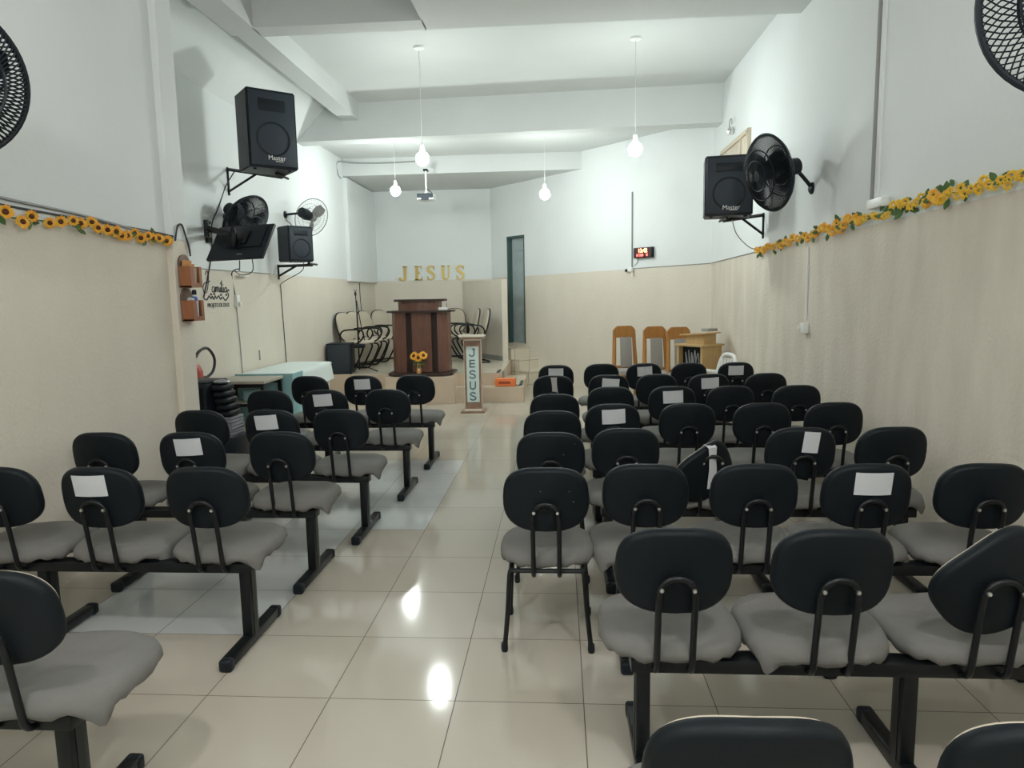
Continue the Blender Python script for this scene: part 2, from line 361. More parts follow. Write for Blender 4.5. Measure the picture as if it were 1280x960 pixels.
# ------------------------------------------------------------------ seats
def superellipse(w, h, n, k, seg=40, dip=0):
    out = []
    for i in range(seg):
        a = 2 * PI * i / seg; c, s = math.cos(a), math.sin(a)
        x = math.copysign(abs(c) ** (2 / n), c) * w; z = math.copysign(abs(s) ** (2 / k), s) * h
        out.append((x, z))
    return out
BW, BH = .182, .143
def back_outline(sc=1.0, seg=44):
    pts = []
    for (x, z) in superellipse(BW * sc, BH * sc, 2.95, 2.85, seg):
        t = z / BH
        x *= 1 + .03 * (-t) - .035 * max(0, t) ** 2      # a little wider below the middle
        pts.append((x, z))
    return pts
def bowl(x): return 1.15 * x * x                             # the ends wrap forward (towards +y)
def make_back_shell():
    b = B(); prof = [(.02, -.0150), (.5, -.0155), (.90, -.0150), (.955, -.0125), (.985, -.006), (1.0, .004), (1.0, .016), (.97, .022)]
    b.rings([[(x, d + bowl(x), z) for (x, z) in back_outline(s)] for s, d in prof]); return b.mesh('backrest', M['black_vinyl'], ang=60)
def make_back_cushion():
    b = B(); prof = [(.90, .010), (.945, .020), (.945, .030), (.86, .040), (.5, .044), (.02, .044)]
    b.rings([[(x, d + bowl(x), z) for (x, z) in back_outline(s)] for s, d in prof]); return b.mesh('back_cushion', M['cream'], ang=60)
def make_seat(seed, flap=None, w=.235, d=.215):
    r = random.Random(seed); ph = [r.uniform(0, 6.28) for _ in range(6)]; seg = 64
    def wob(a, k): return .5 * math.sin(5 * a + ph[0]) + .35 * math.sin(9 * a + ph[1]) + .3 * math.sin(17 * a + ph[2]) * k
    prof = [(.03, .034, 0), (.45, .033, .1), (.75, .030, .15), (.9, .023, .25), (.97, .010, .5), (1.0, -.006, .9), (1.005, -.024, 1.2), (.955, -.040, 1.6), (.85, -.044, 1.2), (.05, -.044, 0)]
    rr = []
    for s, z, k in prof:
        ring = []
        for i, (x, y) in enumerate(superellipse(w * s, d * s, 2.9, 2.9, seg)):
            a = 2 * PI * i / seg; q = 1 + .012 * k * wob(a, k); dz = .006 * k * wob(a + 1.3, k)
            if s > .5: dz += .0025 * math.sin(6 * x / w + ph[3]) * math.sin(4 * y / d + ph[4])
            if flap is not None and -.03 <= z <= -.0 - .02 or (flap is not None and z == -.040):
                da = abs((a - flap + PI) % (2 * PI) - PI)
                if da < .38: e_ = .5 + .5 * math.cos(PI * da / .38); dz -= (.045 if z < -.03 else .022) * e_; q += .04 * e_
            ring.append((x * q, y * q, z + dz))
        rr.append(ring)
    b = B(); b.rings(rr); return b.mesh('seat', M['seat'], ang=70)
def make_support():
    h = .055
    L_ = [(-h, .05, .365), (-h, -.02, .366), (-h, -.055, .372), (-h, -.078, .395), (-h, -.085, .43), (-h, -.105, .56), (-h * .98, -.121, .655)]
    top = [(-h * .75, -.128, .69), (-h * .3, -.131, .706)]
    b = B(); b.tube(smooth_path(L_ + top + [(-x, y, z) for x, y, z in reversed(L_ + top)], 4), .0105, 10); return b.mesh('back_support', M['black_metal'])
def make_bolt():
    b = B(); b.lathe([(.001, .006), (.006, .005), (.008, 0), (.008, -.004)], 10, Matrix.Rotation(PI / 2, 4, 'X')); return b.mesh('bolt', M['steel'])
BACK_MESH, CUSH_MESH, SUP_MESH, BOLT_MESH = make_back_shell(), make_back_cushion(), make_support(), make_bolt()
SEATS = [make_seat(1), make_seat(2, flap=-.75), make_seat(3), make_seat(4, flap=-2.3), make_seat(5), make_seat(6, flap=-.45)]
TILT = R(9)
def paper_mesh(w, h, curl=0):
    b = B(); n = 8; a = []
    for i in range(n + 1):
        x = -w / 2 + w * i / n
        a.append([(x, -.0192 + bowl(x), -h / 2), (x, -.0192 + bowl(x), h / 2), (x, -.0182 + bowl(x), h / 2), (x, -.0182 + bowl(x), -h / 2)])
    b.rings(a); return b.mesh('paper_sheet', M['paper'], smooth=False)
PAPER_L, PAPER_P = paper_mesh(.150, .098), paper_mesh(.082, .115)
def strap_mesh(m):
    b = B(); pts = [(.10, .052), (.12, .035), (.125, .0), (.118, -.021), (.06, -.0215), (0, -.023), (-.06, -.024), (-.11, -.026)]
    a = []
    for i, (z, y) in enumerate(reversed(pts)):
        w = .05 + .006 * math.sin(i * 1.7); dx = .006 * math.sin(i * 1.1)
        a.append([(dx - w / 2, y, z), (dx + w / 2, y, z), (dx + w / 2, y - .0012, z + .001), (dx - w / 2, y - .0012, z + .001)])
    b.rings(a); return b.mesh('paper_strap', m, smooth=False)
STRAP_G, STRAP_W = strap_mesh(M['paper_grey']), strap_mesh(M['paper'])
def chip_mesh(seed):
    r = random.Random(seed); b = B()
    for _ in range(3):
        x, z = r.uniform(-.13, .14), r.uniform(-.10, .09); s = r.uniform(.0012, .003)
        b.box((x, -.0175 + bowl(x), z), (s, .0012, s * r.uniform(.7, 3)), rot=(0, r.uniform(0, 3), 0))
    return b.mesh('chipped_paint', M['paper'], smooth=False)
def add_back(parent, x=0, y=0, extra=None, roll=0, drop=0, yaw=0, k=0, shift=0):
    t = inst('back_support', SUP_MESH, parent, (x, y, 0))
    for s in (-1, 1): inst('bolt', BOLT_MESH, t, (s * .049, -.135, .672))
    rot = (TILT, roll, yaw)
    o = inst('backrest', BACK_MESH, parent, (x + shift, y - .098, .715 - drop), rot)
    inst('back_cushion', CUSH_MESH, o)
    if extra == 'L': p = inst('paper_sheet', PAPER_L, o, (.012 * ((k % 3) - 1), 0, .065), (0, R((k * 37 % 9) - 4), 0)); p['label'] = 'white paper sheet taped to the backrest'
    if extra == 'P': p = inst('paper_sheet', PAPER_P, o, (.03, 0, .07), (0, R(3), 0)); p['label'] = 'upright white paper sheet taped to the backrest'
    if extra == 'G': p = inst('paper_strap', STRAP_G, o, (.01, 0, .01)); p['label'] = 'grey paper strap hanging over the backrest'
    if extra == 'W': p = inst('paper_strap', STRAP_W, o, (.02, 0, .02), (0, R(26), 0)); p['label'] = 'white paper strap hanging over the backrest'
    if extra == 'C': p = inst('chipped_paint', chip_mesh(k), o); p['label'] = 'small chipped spots'
    return o
def leg_meshes():
    b = B(); b.box((0, .01, .195), (.046, .075, .355), bev=.004); b.box((.0235, .01, .195), (.004, .03, .34)); b.box((-.0235, .01, .195), (.004, .03, .34)); a = b.mesh('leg', M['black_metal'], ang=30)
    b = B(); b.box((0, .0, .031), (.05, .50, .042), bev=.004); f = b.mesh('foot_bar', M['black_metal'], ang=30)
    b = B(); b.box((0, 0, .027), (.056, .045, .054), bev=.012, seg=3); c = b.mesh('end_cap', M['black_plastic'])
    return a, f, c
LEG_MESH, FOOT_MESH, CAP_MESH = leg_meshes()
def bench(loc, xs, posts, beam, label, group, extras={}, special={}, rz=0, name='beam_bench'):
    """xs: seat centres measured from the bench origin; posts: where its legs stand"""
    t = thing(name, label, 'bench', loc, rz, group)
    b = B(); b.box(((beam[0] + beam[1]) / 2, -.0, .373), (beam[1] - beam[0], .075, .045), bev=.004); b.obj('beam', M['black_metal'], t, ang=30)
    for p in posts:
        l = inst('leg', LEG_MESH, t, (p, 0, 0)); f = inst('foot_bar', FOOT_MESH, l); f.location.y = .02
        for s in (-1, 1): inst('end_cap', CAP_MESH, l, (0, .02 + s * .255, 0))
    for i, x in enumerate(xs):
        k = int(abs(loc[0] * 31 + loc[1] * 17 + i * 7)) % len(SEATS)
        if loc[0] < 0 and i == len(xs) - 1: k = 1 if loc[1] < 3.5 else 5
        dx = .05 if loc[1] < 1.9 and loc[0] < 0 else 0
        s = inst('seat', SEATS[k], t, (x + dx + rnd.uniform(-.008, .008), .135 + rnd.uniform(-.01, .01), .447), (0, 0, R(rnd.uniform(-3, 3))))
        sp = special.get(i, {})
        add_back(t, x, 0, extras.get(i), k=i + int(loc[1] * 10), yaw=R(rnd.uniform(-2, 2)) + sp.get('yaw', 0), roll=sp.get('roll', R(rnd.uniform(-1, 1))), drop=sp.get('drop', 0), shift=sp.get('shift', 0))
    return t
GL, GR = 'benches on the TV side of the aisle', 'benches along the worn beige wall'
WORDS = ['front', 'second', 'third', 'fourth', 'fifth', 'sixth', 'seventh', 'eighth']
left_rows = [   # distance, seat x's, paper
    (6.40, (-2.335, -1.83, -1.335), {1: 'L'}, 'front row beside the mint-covered table, paper on its middle backrest'),
    (5.42, (-2.31, -1.855, -1.355), {1: 'L'}, 'second row from the pulpit, beside the black padded stack'),
    (4.46, (-2.37, -1.89, -1.43), {1: 'L'}, 'third row from the pulpit, level with the slim column'),
    (3.72, (-2.54, -2.035, -1.525), {1: 'L'}, 'fourth row from the pulpit, standing on the white tiles'),
    (2.94, (-2.50, -2.03, -1.545), {1: 'L'}, 'fifth row from the pulpit, one from the back'),
    (1.80, (-2.53, -2.04, -1.56), {1: 'L'}, 'back row on the sunflower garland side'),
]
for y0, xs, ex, tail in left_rows:
    ox = xs[1]; rx = [x - ox for x in xs]
    bench((ox, y0, 0), rx, (rx[0] + .12, rx[2] + .12), (rx[0] - .17, rx[2] + .16), 'three-seat black bench, ' + tail, GL, ex)
right_rows = [
    (7.25, (.434, .868, 1.322, 1.792), {1: 'L', 3: 'L'}, {}, 'front row before the wooden chairs, papers on two backrests'),
    (6.26, (.438, .86, 1.314, 1.805), {0: 'L', 2: 'L'}, {}, 'second row from the wooden chairs, papers on two backrests'),
    (5.45, (.395, .865, 1.309, 1.80), {1: 'L'}, {}, 'third row from the wooden chairs, one papered backrest'),
    (4.60, (.347, .828, 1.303, 1.755), {0: 'L'}, {}, 'fourth row from the wooden chairs, paper on its aisle end'),
    (3.77, (.353, .80, 1.27, 1.736), {1: 'W', 2: 'P'}, {1: dict(roll=R(-28), drop=.10, yaw=R(24), shift=-.02)}, 'fifth row, with a twisted backrest under a white strap'),
    (2.98, (.36, .815, 1.274, 1.735), {2: 'L'}, {}, 'sixth row, beside the nearest single chair'),
    (2.17, (.352, .831, 1.30, 1.77), {}, {2: dict(roll=R(-40), drop=.03, yaw=R(-6))}, 'seventh row, one backrest turned into a diamond'),
    (1.21, (.322, .83, 1.29), {1: 'L'}, {}, 'back row, cut off by the edge of the view'),
]
for y0, xs, ex, sp, tail in right_rows:
    ox = xs[1]; rx = [x - ox for x in xs]
    bench((ox, y0, 0), rx, (rx[0] - .09, .27, rx[-1] + .10) if len(xs) == 4 else (rx[0] - .09, rx[-1] + .1), (rx[0] - .13, rx[-1] + .16),
          ('four-seat' if len(xs) == 4 else 'three-seat') + ' bench by worn wall, ' + tail, GR, ex, sp)

# single chairs along the aisle
def stacking_chair(loc, label, extra, k):
    t = thing('upholstered_chair', label, 'chair', loc, 0, 'single black chairs along the aisle')
    inst('seat', SEATS[k % len(SEATS)], t, (0, .14, .447), None, (.9, .95, 1))
    add_back(t, 0, 0, extra, k=k, yaw=R(rnd.uniform(-2, 2)))
    for sx in (-1, 1):
        b = B(); b.tube(smooth_path([(sx * .150, -.045, .392), (sx * .160, -.048, .37), (sx * .172, -.03, .2), (sx * .19, -.012, .02)], 3), .0115, 8); l = b.obj('leg', M['black_metal'], t)
        b = B(); b.lathe([(.013, 0), (.016, .012), (.015, .04)], 10, Matrix.Translation((sx * .191, -.010, 0))); b.obj('foot_cap', M['black_plastic'], l)
        b = B(); b.tube(smooth_path([(sx * .160, .31, .395), (sx * .168, .325, .36), (sx * .180, .335, .2), (sx * .19, .35, .02)], 3), .0115, 8); l = b.obj('leg', M['black_metal'], t)
        b = B(); b.lathe([(.013, 0), (.016, .012), (.015, .04)], 10, Matrix.Translation((sx * .191, .352, 0))); b.obj('foot_cap', M['black_plastic'], l)
    b = B(); b.tube([(-.155, -.045, .388), (.155, -.045, .388)], .011, 8); b.tube([(-.16, .31, .388), (.16, .31, .388)], .011, 8)
    for sx in (-1, 1): b.tube([(sx * .155, -.045, .388), (sx * .162, .31, .388)], .011, 8)
    b.obj('seat_frame', M['black_metal'], t)
    return t
stacking_chair((-.062, 2.92, 0), 'nearest single black chair with grey cover, its legs fully in view on the aisle', 'C', 0)
stacking_chair((-.050, 3.67, 0), 'second single chair up the aisle, black with chipped pale spots', 'C', 2)
stacking_chair((-.045, 4.35, 0), 'third single black chair up the aisle, unmarked backrest', None, 4)
stacking_chair((-.037, 5.09, 0), 'fourth single black chair up the aisle, behind the strap-hung one', None, 2)
stacking_chair((-.055, 6.24, 0), 'single black chair with a grey paper strap over its back', 'G', 0)
stacking_chair((-.035, 7.17, 0), 'farthest single black chair up the aisle, papered backrest', 'L', 4)

# ------------------------------------------------------------------ lamps
def pendant(x, y, z, zc, label, m='bulb'):
    t = thing('pendant_lamp', label, 'lamp', (x, y, z), 0, 'bare bulbs hanging from the ceiling')
    b = B(); b.ball((0, 0, -.03), .072, (1, 1, 1.05), 20); b.obj('bulb', M[m], t)
    b = B(); b.lathe([(.018, .12), (.022, .10), (.024, .04)], 14); b.obj('lamp_holder', M['white_plastic'], t)
    b = B(); b.tube([(0, 0, .11), (0, 0, zc - z)], .0035, 6); b.obj('cord', M['white_plastic'], t)
    b = B(); b.lathe([(.06, zc - z - .002), (.055, zc - z - .02), (.02, zc - z - .035)], 18); b.obj('ceiling_rose', M['white_plastic'], t)
pendant(-1.455, 7.7, 3.08, 4.20, 'bare bulb hanging before the projector, above the TV-side benches')
pendant(.823, 7.7, 3.11, 4.20, 'bare bulb hanging above the benches by the worn wall')
pendant(-2.37, 10.35, 3.15, 3.88, 'bare bulb hanging over the platform front near the loudspeaker wall')
pendant(-.185, 10.35, 3.04, 3.88, 'bare bulb hanging before the narrow door wall')
pendant(-1.4, .7, 3.1, 3.95, 'bare bulb above the back rows on the TV side', 'bulb_strong')
pendant(.8, .7, 3.1, 3.95, 'bare bulb above the back rows by the worn wall', 'bulb_strong')
pendant(-1.4, -1.8, 3.1, 3.95, 'bare bulb by the entrance on the TV side')
pendant(.8, -1.8, 3.1, 3.95, 'bare bulb by the entrance by the worn wall')

# ------------------------------------------------------------------ fans
def fan(loc, normal, rad, label, wire, blade, wall_pt=None, arm_mat=None, spokes=60, depth=.16, wr=.0022, solid_rim=.012, swirl=.5):
    """cage axis along local +z (towards the air flow), motor on -z"""
    nrm = Vector(normal).normalized(); q = nrm.to_track_quat('Z', 'Y')
    t = thing('wall_fan', label, 'fan', loc, 0, 'wall-mounted fans'); t.rotation_euler = q.to_euler()
    d = depth / 2
    def dome(r, side): return side * d * (1 - (r / rad) ** 2.6 * .82)
    b = B()
    for side in (1, -1):
        for k in range(spokes):
            a = 2 * PI * k / spokes; pts = []
            for r in (.16, .4, .62, .82, .94, 1.0):
                aa = a + swirl * (r ** 1.5) * side; pts.append((rad * r * math.cos(aa), rad * r * math.sin(aa), dome(rad * r, side) if r < 1 else 0))
            b.tube(pts, wr, 4, cap=False)
        for r in (.4, .66): b.tube([(rad * r * math.cos(2 * PI * k / 48), rad * r * math.sin(2 * PI * k / 48), dome(rad * r, side)) for k in range(48)], wr * 1.8, 5, closed=True)
    b.tube([(rad * math.cos(2 * PI * k / 56), rad * math.sin(2 * PI * k / 56), 0) for k in range(56)], solid_rim, 8, closed=True)
    b.obj('cage', wire, t)
    b = B(); b.lathe([(.001, d * .98), (rad * .17, d * .95), (rad * .18, d * .86)], 24); b.obj('cage_badge', wire, t)
    b = B(); b.lathe([(.04, .05), (.055, .03), (.055, -.03)], 20); b.obj('hub', blade, t)
    for k in range(3):
        b = B(); prof = []
        for i in range(7):
            r = .05 + (rad * .84 - .05) * i / 6; wv = rad * (.16 + .26 * math.sin(PI * (i + .6) / 7.2)); prof.append((r, wv))
        rings = []
        for r, wv in prof:
            rings.append([(r, -wv * .5, -.02 - .01), (r, wv * .6, .035), (r, wv * .6, .038), (r, -wv * .5, -.027)])
        b.rings(rings); o = b.obj('blade', blade, t); o.rotation_euler = (0, 0, 2 * PI * k / 3 + .4)
    b = B(); b.lathe([(.03, -d - .16), (.065, -d - .15), (.075, -d - .05), (.06, -d * .7), (.05, -d * .6)], 20); mo = b.obj('motor_housing', arm_mat or wire, t)
    if wall_pt:
        inv = (Matrix.Translation(loc) @ q.to_matrix().to_4x4()).inverted(); wp = Vector(wall_pt)
        pl = inv @ wp; b = B(); b.tube(smooth_path([(0, 0, -d - .10), Vector((0, 0, -d - .12)).lerp(pl, .35), pl], 4), .016, 8); b.obj('arm', arm_mat or wire, t)
        out = Vector((1, 0, 0)) if wp.x < 0 else Vector((-1, 0, 0))
        qq = q.inverted() @ out
        b = B(); b.lathe([(.05, 0), (.05, .01), (.03, .025)], 16, Matrix.Translation(pl) @ qq.to_track_quat('Z', 'Y').to_matrix().to_4x4()); b.obj('wall_plate', arm_mat or wire, t)
    return t
FB = M['black_plastic']
fan((1.73, 6.02, 2.525), (-.93, -.27, -.24), .305, 'black wall fan beside the loudspeaker on the worn wall', FB, FB, (XR, 6.13, 2.41), spokes=100, depth=.24, wr=.0034, swirl=.25)
fan((1.66, 2.36, 2.47), (-.45, -.85, -.15), .32, 'black wall fan cropped by the upper edge above the yellow garland', FB, FB, (XR, 2.55, 2.35), spokes=76, depth=.16, wr=.0026, swirl=.55)
fan((-2.345, 2.62, 2.43), (.80, -.50, -.25), .30, 'black wall fan cropped above the sunflower garland', FB, FB, (XL, 2.75, 2.35), spokes=100, depth=.2, wr=.0035, swirl=.3)
fan((-3.30, 7.34, 2.40), (.80, -.25, -.55), .29, 'black wall fan half hidden behind the TV', FB, FB, (XLR, 7.5, 2.46), spokes=100, depth=.24, wr=.0034, swirl=.25)
fan((-3.31, 9.38, 2.66), (.25, .95, -.20), .255, 'grey wire wall fan above the small loudspeaker', M['fan_grey'], M['fan_blade_grey'], (XLR, 9.2, 2.68), arm_mat=FB, spokes=44, depth=.14, wr=.0012, solid_rim=.006)

# ------------------------------------------------------------------ loudspeakers
def speaker(loc, rz, w, h, d, label, logo=True, tilt=0, bracket=None, name='loudspeaker', lit=True, group=None):
    t = thing(name, label, 'loudspeaker', loc, group=group, rot=(tilt, 0, rz))
    b = B(); b.prism([(-w / 2, -d / 2), (w / 2, -d / 2), (w * .5, d / 2), (-w * .5, d / 2)], 0, h); bmesh.ops.bevel(b.bm, geom=b.bm.edges[:], offset=.012, segments=2, affect='EDGES'); b.obj('cabinet', M['black_plastic'], t)
    b = B(); b.box((0, -d / 2 - .004, h / 2), (w - .035, .012, h - .05), bev=.005); g = b.obj('grille', M['navy_grille'], t)
    mt = Matrix.Translation((0, -d / 2 - .010, h * .37)) @ Matrix.Rotation(PI / 2, 4, 'X')
    b = B(); b.lathe([(w * .34, -.002), (w * .345, .004), (w * .33, .005), (w * .30, -.001)], 36, mt, cap=False); b.obj('woofer_ring', M['black_plastic'], g)
    b = B(); b.box((0, -d / 2 - .010, h * .80), (w * .55, .008, h * .15), bev=.003); b.obj('horn', M['black_plastic'], g)
    if logo:
        b = B(); text_mesh(b, 'Master', w * .13, Matrix.Translation((w * .05, -d / 2 - .0145, h * .13)) @ TXT @ Matrix.Shear('XZ', 4, (0, 0)), .001); b.box((w * .10, -d / 2 - .0125, h * .09), (w * .16, .002, .006)); b.obj('emblem', M['white_plastic'], g, smooth=False)
    for sx in (-1, 1):
        b = B(); b.lathe([(.012, -.012), (.016, -.01), (.016, 0)], 10, Matrix.Translation((sx * w * .36, -d * .32, 0))); b.obj('rubber_foot', M['black_plastic'], t)
    return t
def bracket(wall, tip, drop, label):
    """steel wall bracket: wall point, far end of its horizontal arm, strut drop"""
    wall, tip = Vector(wall), Vector(tip); t = thing('speaker_bracket', label, 'bracket', wall, 0, 'loudspeaker wall brackets')
    v = tip - wall
    b = B(); b.tube([(0, 0, 0), v], .017, 4); b.obj('arm', M['black_metal'], t)
    b = B(); b.tube([v * .55, (0, 0, -drop)], .014, 4); b.obj('strut', M['black_metal'], t)
    b = B(); b.tube([(0, 0, .02), (0, 0, -drop - .04)], .018, 4); b.obj('wall_plate', M['black_metal'], t)
    b = B(); b.tube([v + Vector((0, -.16, .012)), v + Vector((0, .16, .012))], .014, 4); b.obj('cross_bar', M['black_metal'], t)
GS = 'loudspeakers on wall brackets'
speaker((-2.91, 7.08, 2.855), R(40), .48, .745, .38, 'large black loudspeaker bracketed high above the TV', group=GS)
bracket((XLR, 7.62, 2.99), (-2.86, 7.3, 2.83), .24, 'black steel bracket under the large high loudspeaker')
speaker((-3.26, 8.62, 2.03), R(50), .34, .43, .27, 'small black loudspeaker bracketed below the grey wire fan', logo=False, group=GS)
bracket((XLR, 8.86, 1.995), (-3.10, 8.75, 1.995), .13, 'black steel bracket under the small loudspeaker')
speaker((1.69, 7.26, 2.305), R(-9), .455, .575, .34, 'black loudspeaker bracketed beside the black fan on the worn wall', group=GS)
bracket((XR, 7.50, 2.345), (1.66, 7.3, 2.275), .2, 'black steel bracket under the loudspeaker on the worn wall')
# the box on the platform
t = thing('stage_monitor', 'dark square loudspeaker cabinet standing on the platform by the mint-covered table', 'loudspeaker', (-3.39, 10.62, .416), R(5))
b = B(); b.box((0, 0, .235), (.37, .34, .47), bev=.012); b.obj('cabinet', M['black_plastic'], t); b = B(); b.box((0, -.173, .235), (.33, .012, .43), bev=.004); b.obj('grille', M['navy_grille'], t)

# ------------------------------------------------------------------ TV on its arm
def pose(o, origin, xdir, zdir):
    x = Vector(xdir).normalized(); z = Vector(zdir); z = (z - x * z.dot(x)).normalized(); y = z.cross(x)
    m = Matrix((x, y, z)).transposed().to_4x4(); o.matrix_world = Matrix.Translation(origin) @ m
t = thing('television', 'flat black TV on a swing arm, its back turned to the benches', 'television')
pose(t, (-3.06, 6.67, 2.12), (.963, -.268, .01), (.14, .535, .833))
b = B(); b.box((0, 0, 0), (.66, .03, .396), bev=.005); b.box((0.06, -.02, .05), (.42, .02, .25), bev=.006); b.obj('back_shell', M['black_plastic'], t)
b = B(); b.box((0, .0165, 0), (.64, .003, .376)); b.obj('screen', M['led_panel'], t)
b = B(); b.box((.02, -.04, .03), (.16, .02, .15), bev=.004); b.obj('mount_plate', M['black_metal'], t)
b = B(); b.box((.05, -.0165, -.15), (.06, .003, .006)); b.obj('rear_marking', M['fan_grey'], t, smooth=False)
t = thing('swing_arm', 'folding black swing arm fixed to the wall behind the TV', 'bracket', (XLR, 7.07, 2.27))
b = B(); b.box((.02, 0, 0), (.03, .09, .22), bev=.004); b.obj('wall_plate', M['black_metal'], t)
b = B(); [b.tube([(.03, 0, dz), (.22, -.42, dz)], .026, 4) for dz in (.035, -.045)]; b.obj('rear_link', M['black_metal'], t, smooth=False)
b = B(); b.tube([(.22, -.43, -.01), (.49, -.49, -.08)], .028, 4); b.lathe([(.025, -.09), (.025, .07)], 12, Matrix.Translation((.22, -.43, 0))); b.obj('front_link', M['black_metal'], t)
b = B(); b.lathe([(.02, -.09), (.035, -.06), (.035, .06), (.02, .09)], 12, Matrix.Translation((.50, -.47, -.10))); b.box((.46, -.46, -.10), (.14, .03, .12), bev=.004); b.obj('tilt_head', M['black_metal'], t)

# ------------------------------------------------------------------ cables and small fittings on the walls
def cable(name, pts, r, m, label, cat='cable', n=6, extra=None):
    b = B(); b.tube(smooth_path(pts, n), r, 6); o = b.obj(name, m); tag(o, label, cat, 'cables on the walls'); return o
x = XLR + .008
cable('speaker_cable', [(-3.5, 7.6, 2.97), (x, 7.55, 2.8), (x, 7.35, 2.55), (x, 7.18, 2.36), (x, 7.14, 2.1), (x, 7.05, 1.88), (x, 6.90, 1.60)], .006, M['cable'], 'black cable dropping from the large loudspeaker past the TV arm')
cable('television_cable', [(-3.1, 6.7, 1.95), (-3.2, 6.9, 1.87), (-3.4, 7.3, 1.90), (x, 7.55, 1.86), (x, 7.6, 1.62)], .006, M['cable'], 'black TV lead looping down to the power strip')
cable('television_cable', [(-2.95, 6.65, 1.96), (-3.0, 6.75, 1.85), (-3.2, 6.95, 1.82), (-3.4, 7.2, 1.88)], .005, M['cable'], 'thin black loop hanging below the TV')
cable('floor_cable', [(x, 7.61, 1.52), (x, 7.64, 1.1), (x, 7.66, .5)], .005, M['cable_grey'], 'grey cable running down from the power strip to the floor')
cable('loudspeaker_cable', [(-3.2, 8.7, 2.02), (-3.25, 8.75, 1.92), (-3.55, 8.85, 1.78), (x, 8.9, 1.68), (x, 8.92, 1.2), (x, 8.95, .6)], .005, M['cable'], 'dark cable falling straight from the small loudspeaker')
cable('fan_lead', [(x, 9.2, 2.62), (-3.5, 9.22, 2.52), (-3.42, 9.2, 2.45)], .005, M['cable'], 'short lead hanging from the grey wire fan')
cable('ceiling_cable', [(x, 11.7, 3.55), (x, 11.55, 3.60), (x, 11.55, 3.78), (-3.4, 11.76, 3.80), (-2.9, 11.79, 3.79), (-2.35, 11.79, 3.80)], .011, M['cable_grey'], 'grey cable along the white beam over the platform')
cable('alcove_cable', [(-3.53, 12.3, 1.84), (-3.53, 12.35, 1.4), (-3.5, 12.5, .9)], .007, M['cable'], 'black cable hanging behind the platform armchairs')
xl = XL + .008
cable('wall_cable', [(xl, 2.6, 2.14), (xl, 3.4, 2.10), (xl, 4.0, 2.08), (xl, 4.5, 2.045), (xl, 4.88, 2.03)], .008, M['cable_grey'], 'grey cable sagging above the sunflower garland')
cable('wall_cable', [(xl, 2.6, 2.09), (xl, 3.4, 2.065), (xl, 4.1, 2.055), (xl, 4.6, 2.05), (-2.745, 4.9, 2.03)], .006, M['cable'], 'dark cable just above the sunflower garland')
cable('wall_cable', [(-2.742, 4.92, 2.0), (-2.74, 4.96, 2.10), (-2.74, 5.02, 2.12), (-2.74, 5.06, 2.05), (-2.74, 5.10, 1.96), (-2.74, 5.11, 1.90)], .007, M['cable'], 'dark cable loop on the slim column above the letter holders')
cable('worn_wall_cable', [(1.75, 7.3, 2.28), (1.85, 7.5, 2.15), (2.0, 7.6, 2.03), (2.1, 7.62, 2.0)], .005, M['cable_grey'], 'thin cable drooping from the loudspeaker to the orange garland')
cable('worn_wall_cable', [(2.11, 6.3, 2.06), (2.08, 6.15, 2.02), (2.11, 5.9, 2.04)], .006, M['cable'], 'short black wire end above the orange garland')
# sockets and conduits
def wall_box(name, loc, size, m, label, cat, kids=()):
    b = B(); b.box((0, 0, 0), size, bev=.004); o = b.obj(name, m); o.location = loc; tag(o, label, cat)
    for nm, c, s, mm in kids:
        b = B(); b.box(c, s, bev=.002); b.obj(nm, mm, o)
    return o
wall_box('power_strip', (XLR + .02, 7.61, 1.56), (.04, .07, .13), M['white_plastic'], 'white socket box below the TV with a plugged cable', 'socket', [('plug', (.03, 0, -.03), (.03, .035, .04), M['white_plastic'])])
wall_box('socket_box', (XR - .025, 6.13, 1.245), (.05, .08, .09), M['white_plastic'], 'white socket box at the foot of the thin conduit', 'socket', [('plug', (-.02, .055, 0), (.03, .03, .03), M['white_plastic'])])
b = B(); b.box((XR - .008, 6.15, 1.62), (.014, .018, .62)); tag(b.obj('conduit', M['white_plastic'], smooth=False), 'thin white conduit dropping from the garland down the worn wall', 'conduit')
wall_box('junction_box', (XR - .025, 4.84, 2.125), (.05, .22, .06), M['white_plastic'], 'white junction box under the dark vertical seam', 'box')
wall_box('wall_hook', (XLR + .006, 8.14, .91), (.012, .02, .12), M['line'], 'dark slot mark low on the wall above the mint-covered table', 'mark')
wall_box('small_shelf', (XLR + .03, 7.76, 1.84), (.06, .22, .012), M['white_plastic'], 'small white ledge on the wall under the TV', 'ledge')
# camera and conduit on the diagonal wall
def ds(xp):   # distance along the diagonal wall where x equals xp
    return (xp - DB.x) / dd.x
s0 = ds(1.12)
b = B(); b.tube([diag(s0 + .03, .012, 1.97), diag(s0 + .03, .012, 3.1)], .011, 8); tag(b.obj('conduit', M['cable_grey']), 'grey conduit rising on the white wall beside the red clock', 'conduit')
t = thing('security_camera', 'small white camera below the grey conduit', 'camera', diag(s0, .03, 1.93), rzd)
b = B(); b.box((.02, 0, .0), (.09, .06, .06), bev=.008); b.obj('housing', M['white_plastic'], t)
b = B(); b.lathe([(.022, 0), (.022, .03), (.015, .035)], 14, Matrix.Translation((-.05, 0, -.01)) @ Matrix.Rotation(R(-90), 4, 'Y')); b.obj('lens', M['black_plastic'], t)
b = B(); b.tube([(.04, 0, -.02), (.06, .0, -.09)], .014, 8); b.obj('swivel', M['white_plastic'], t)
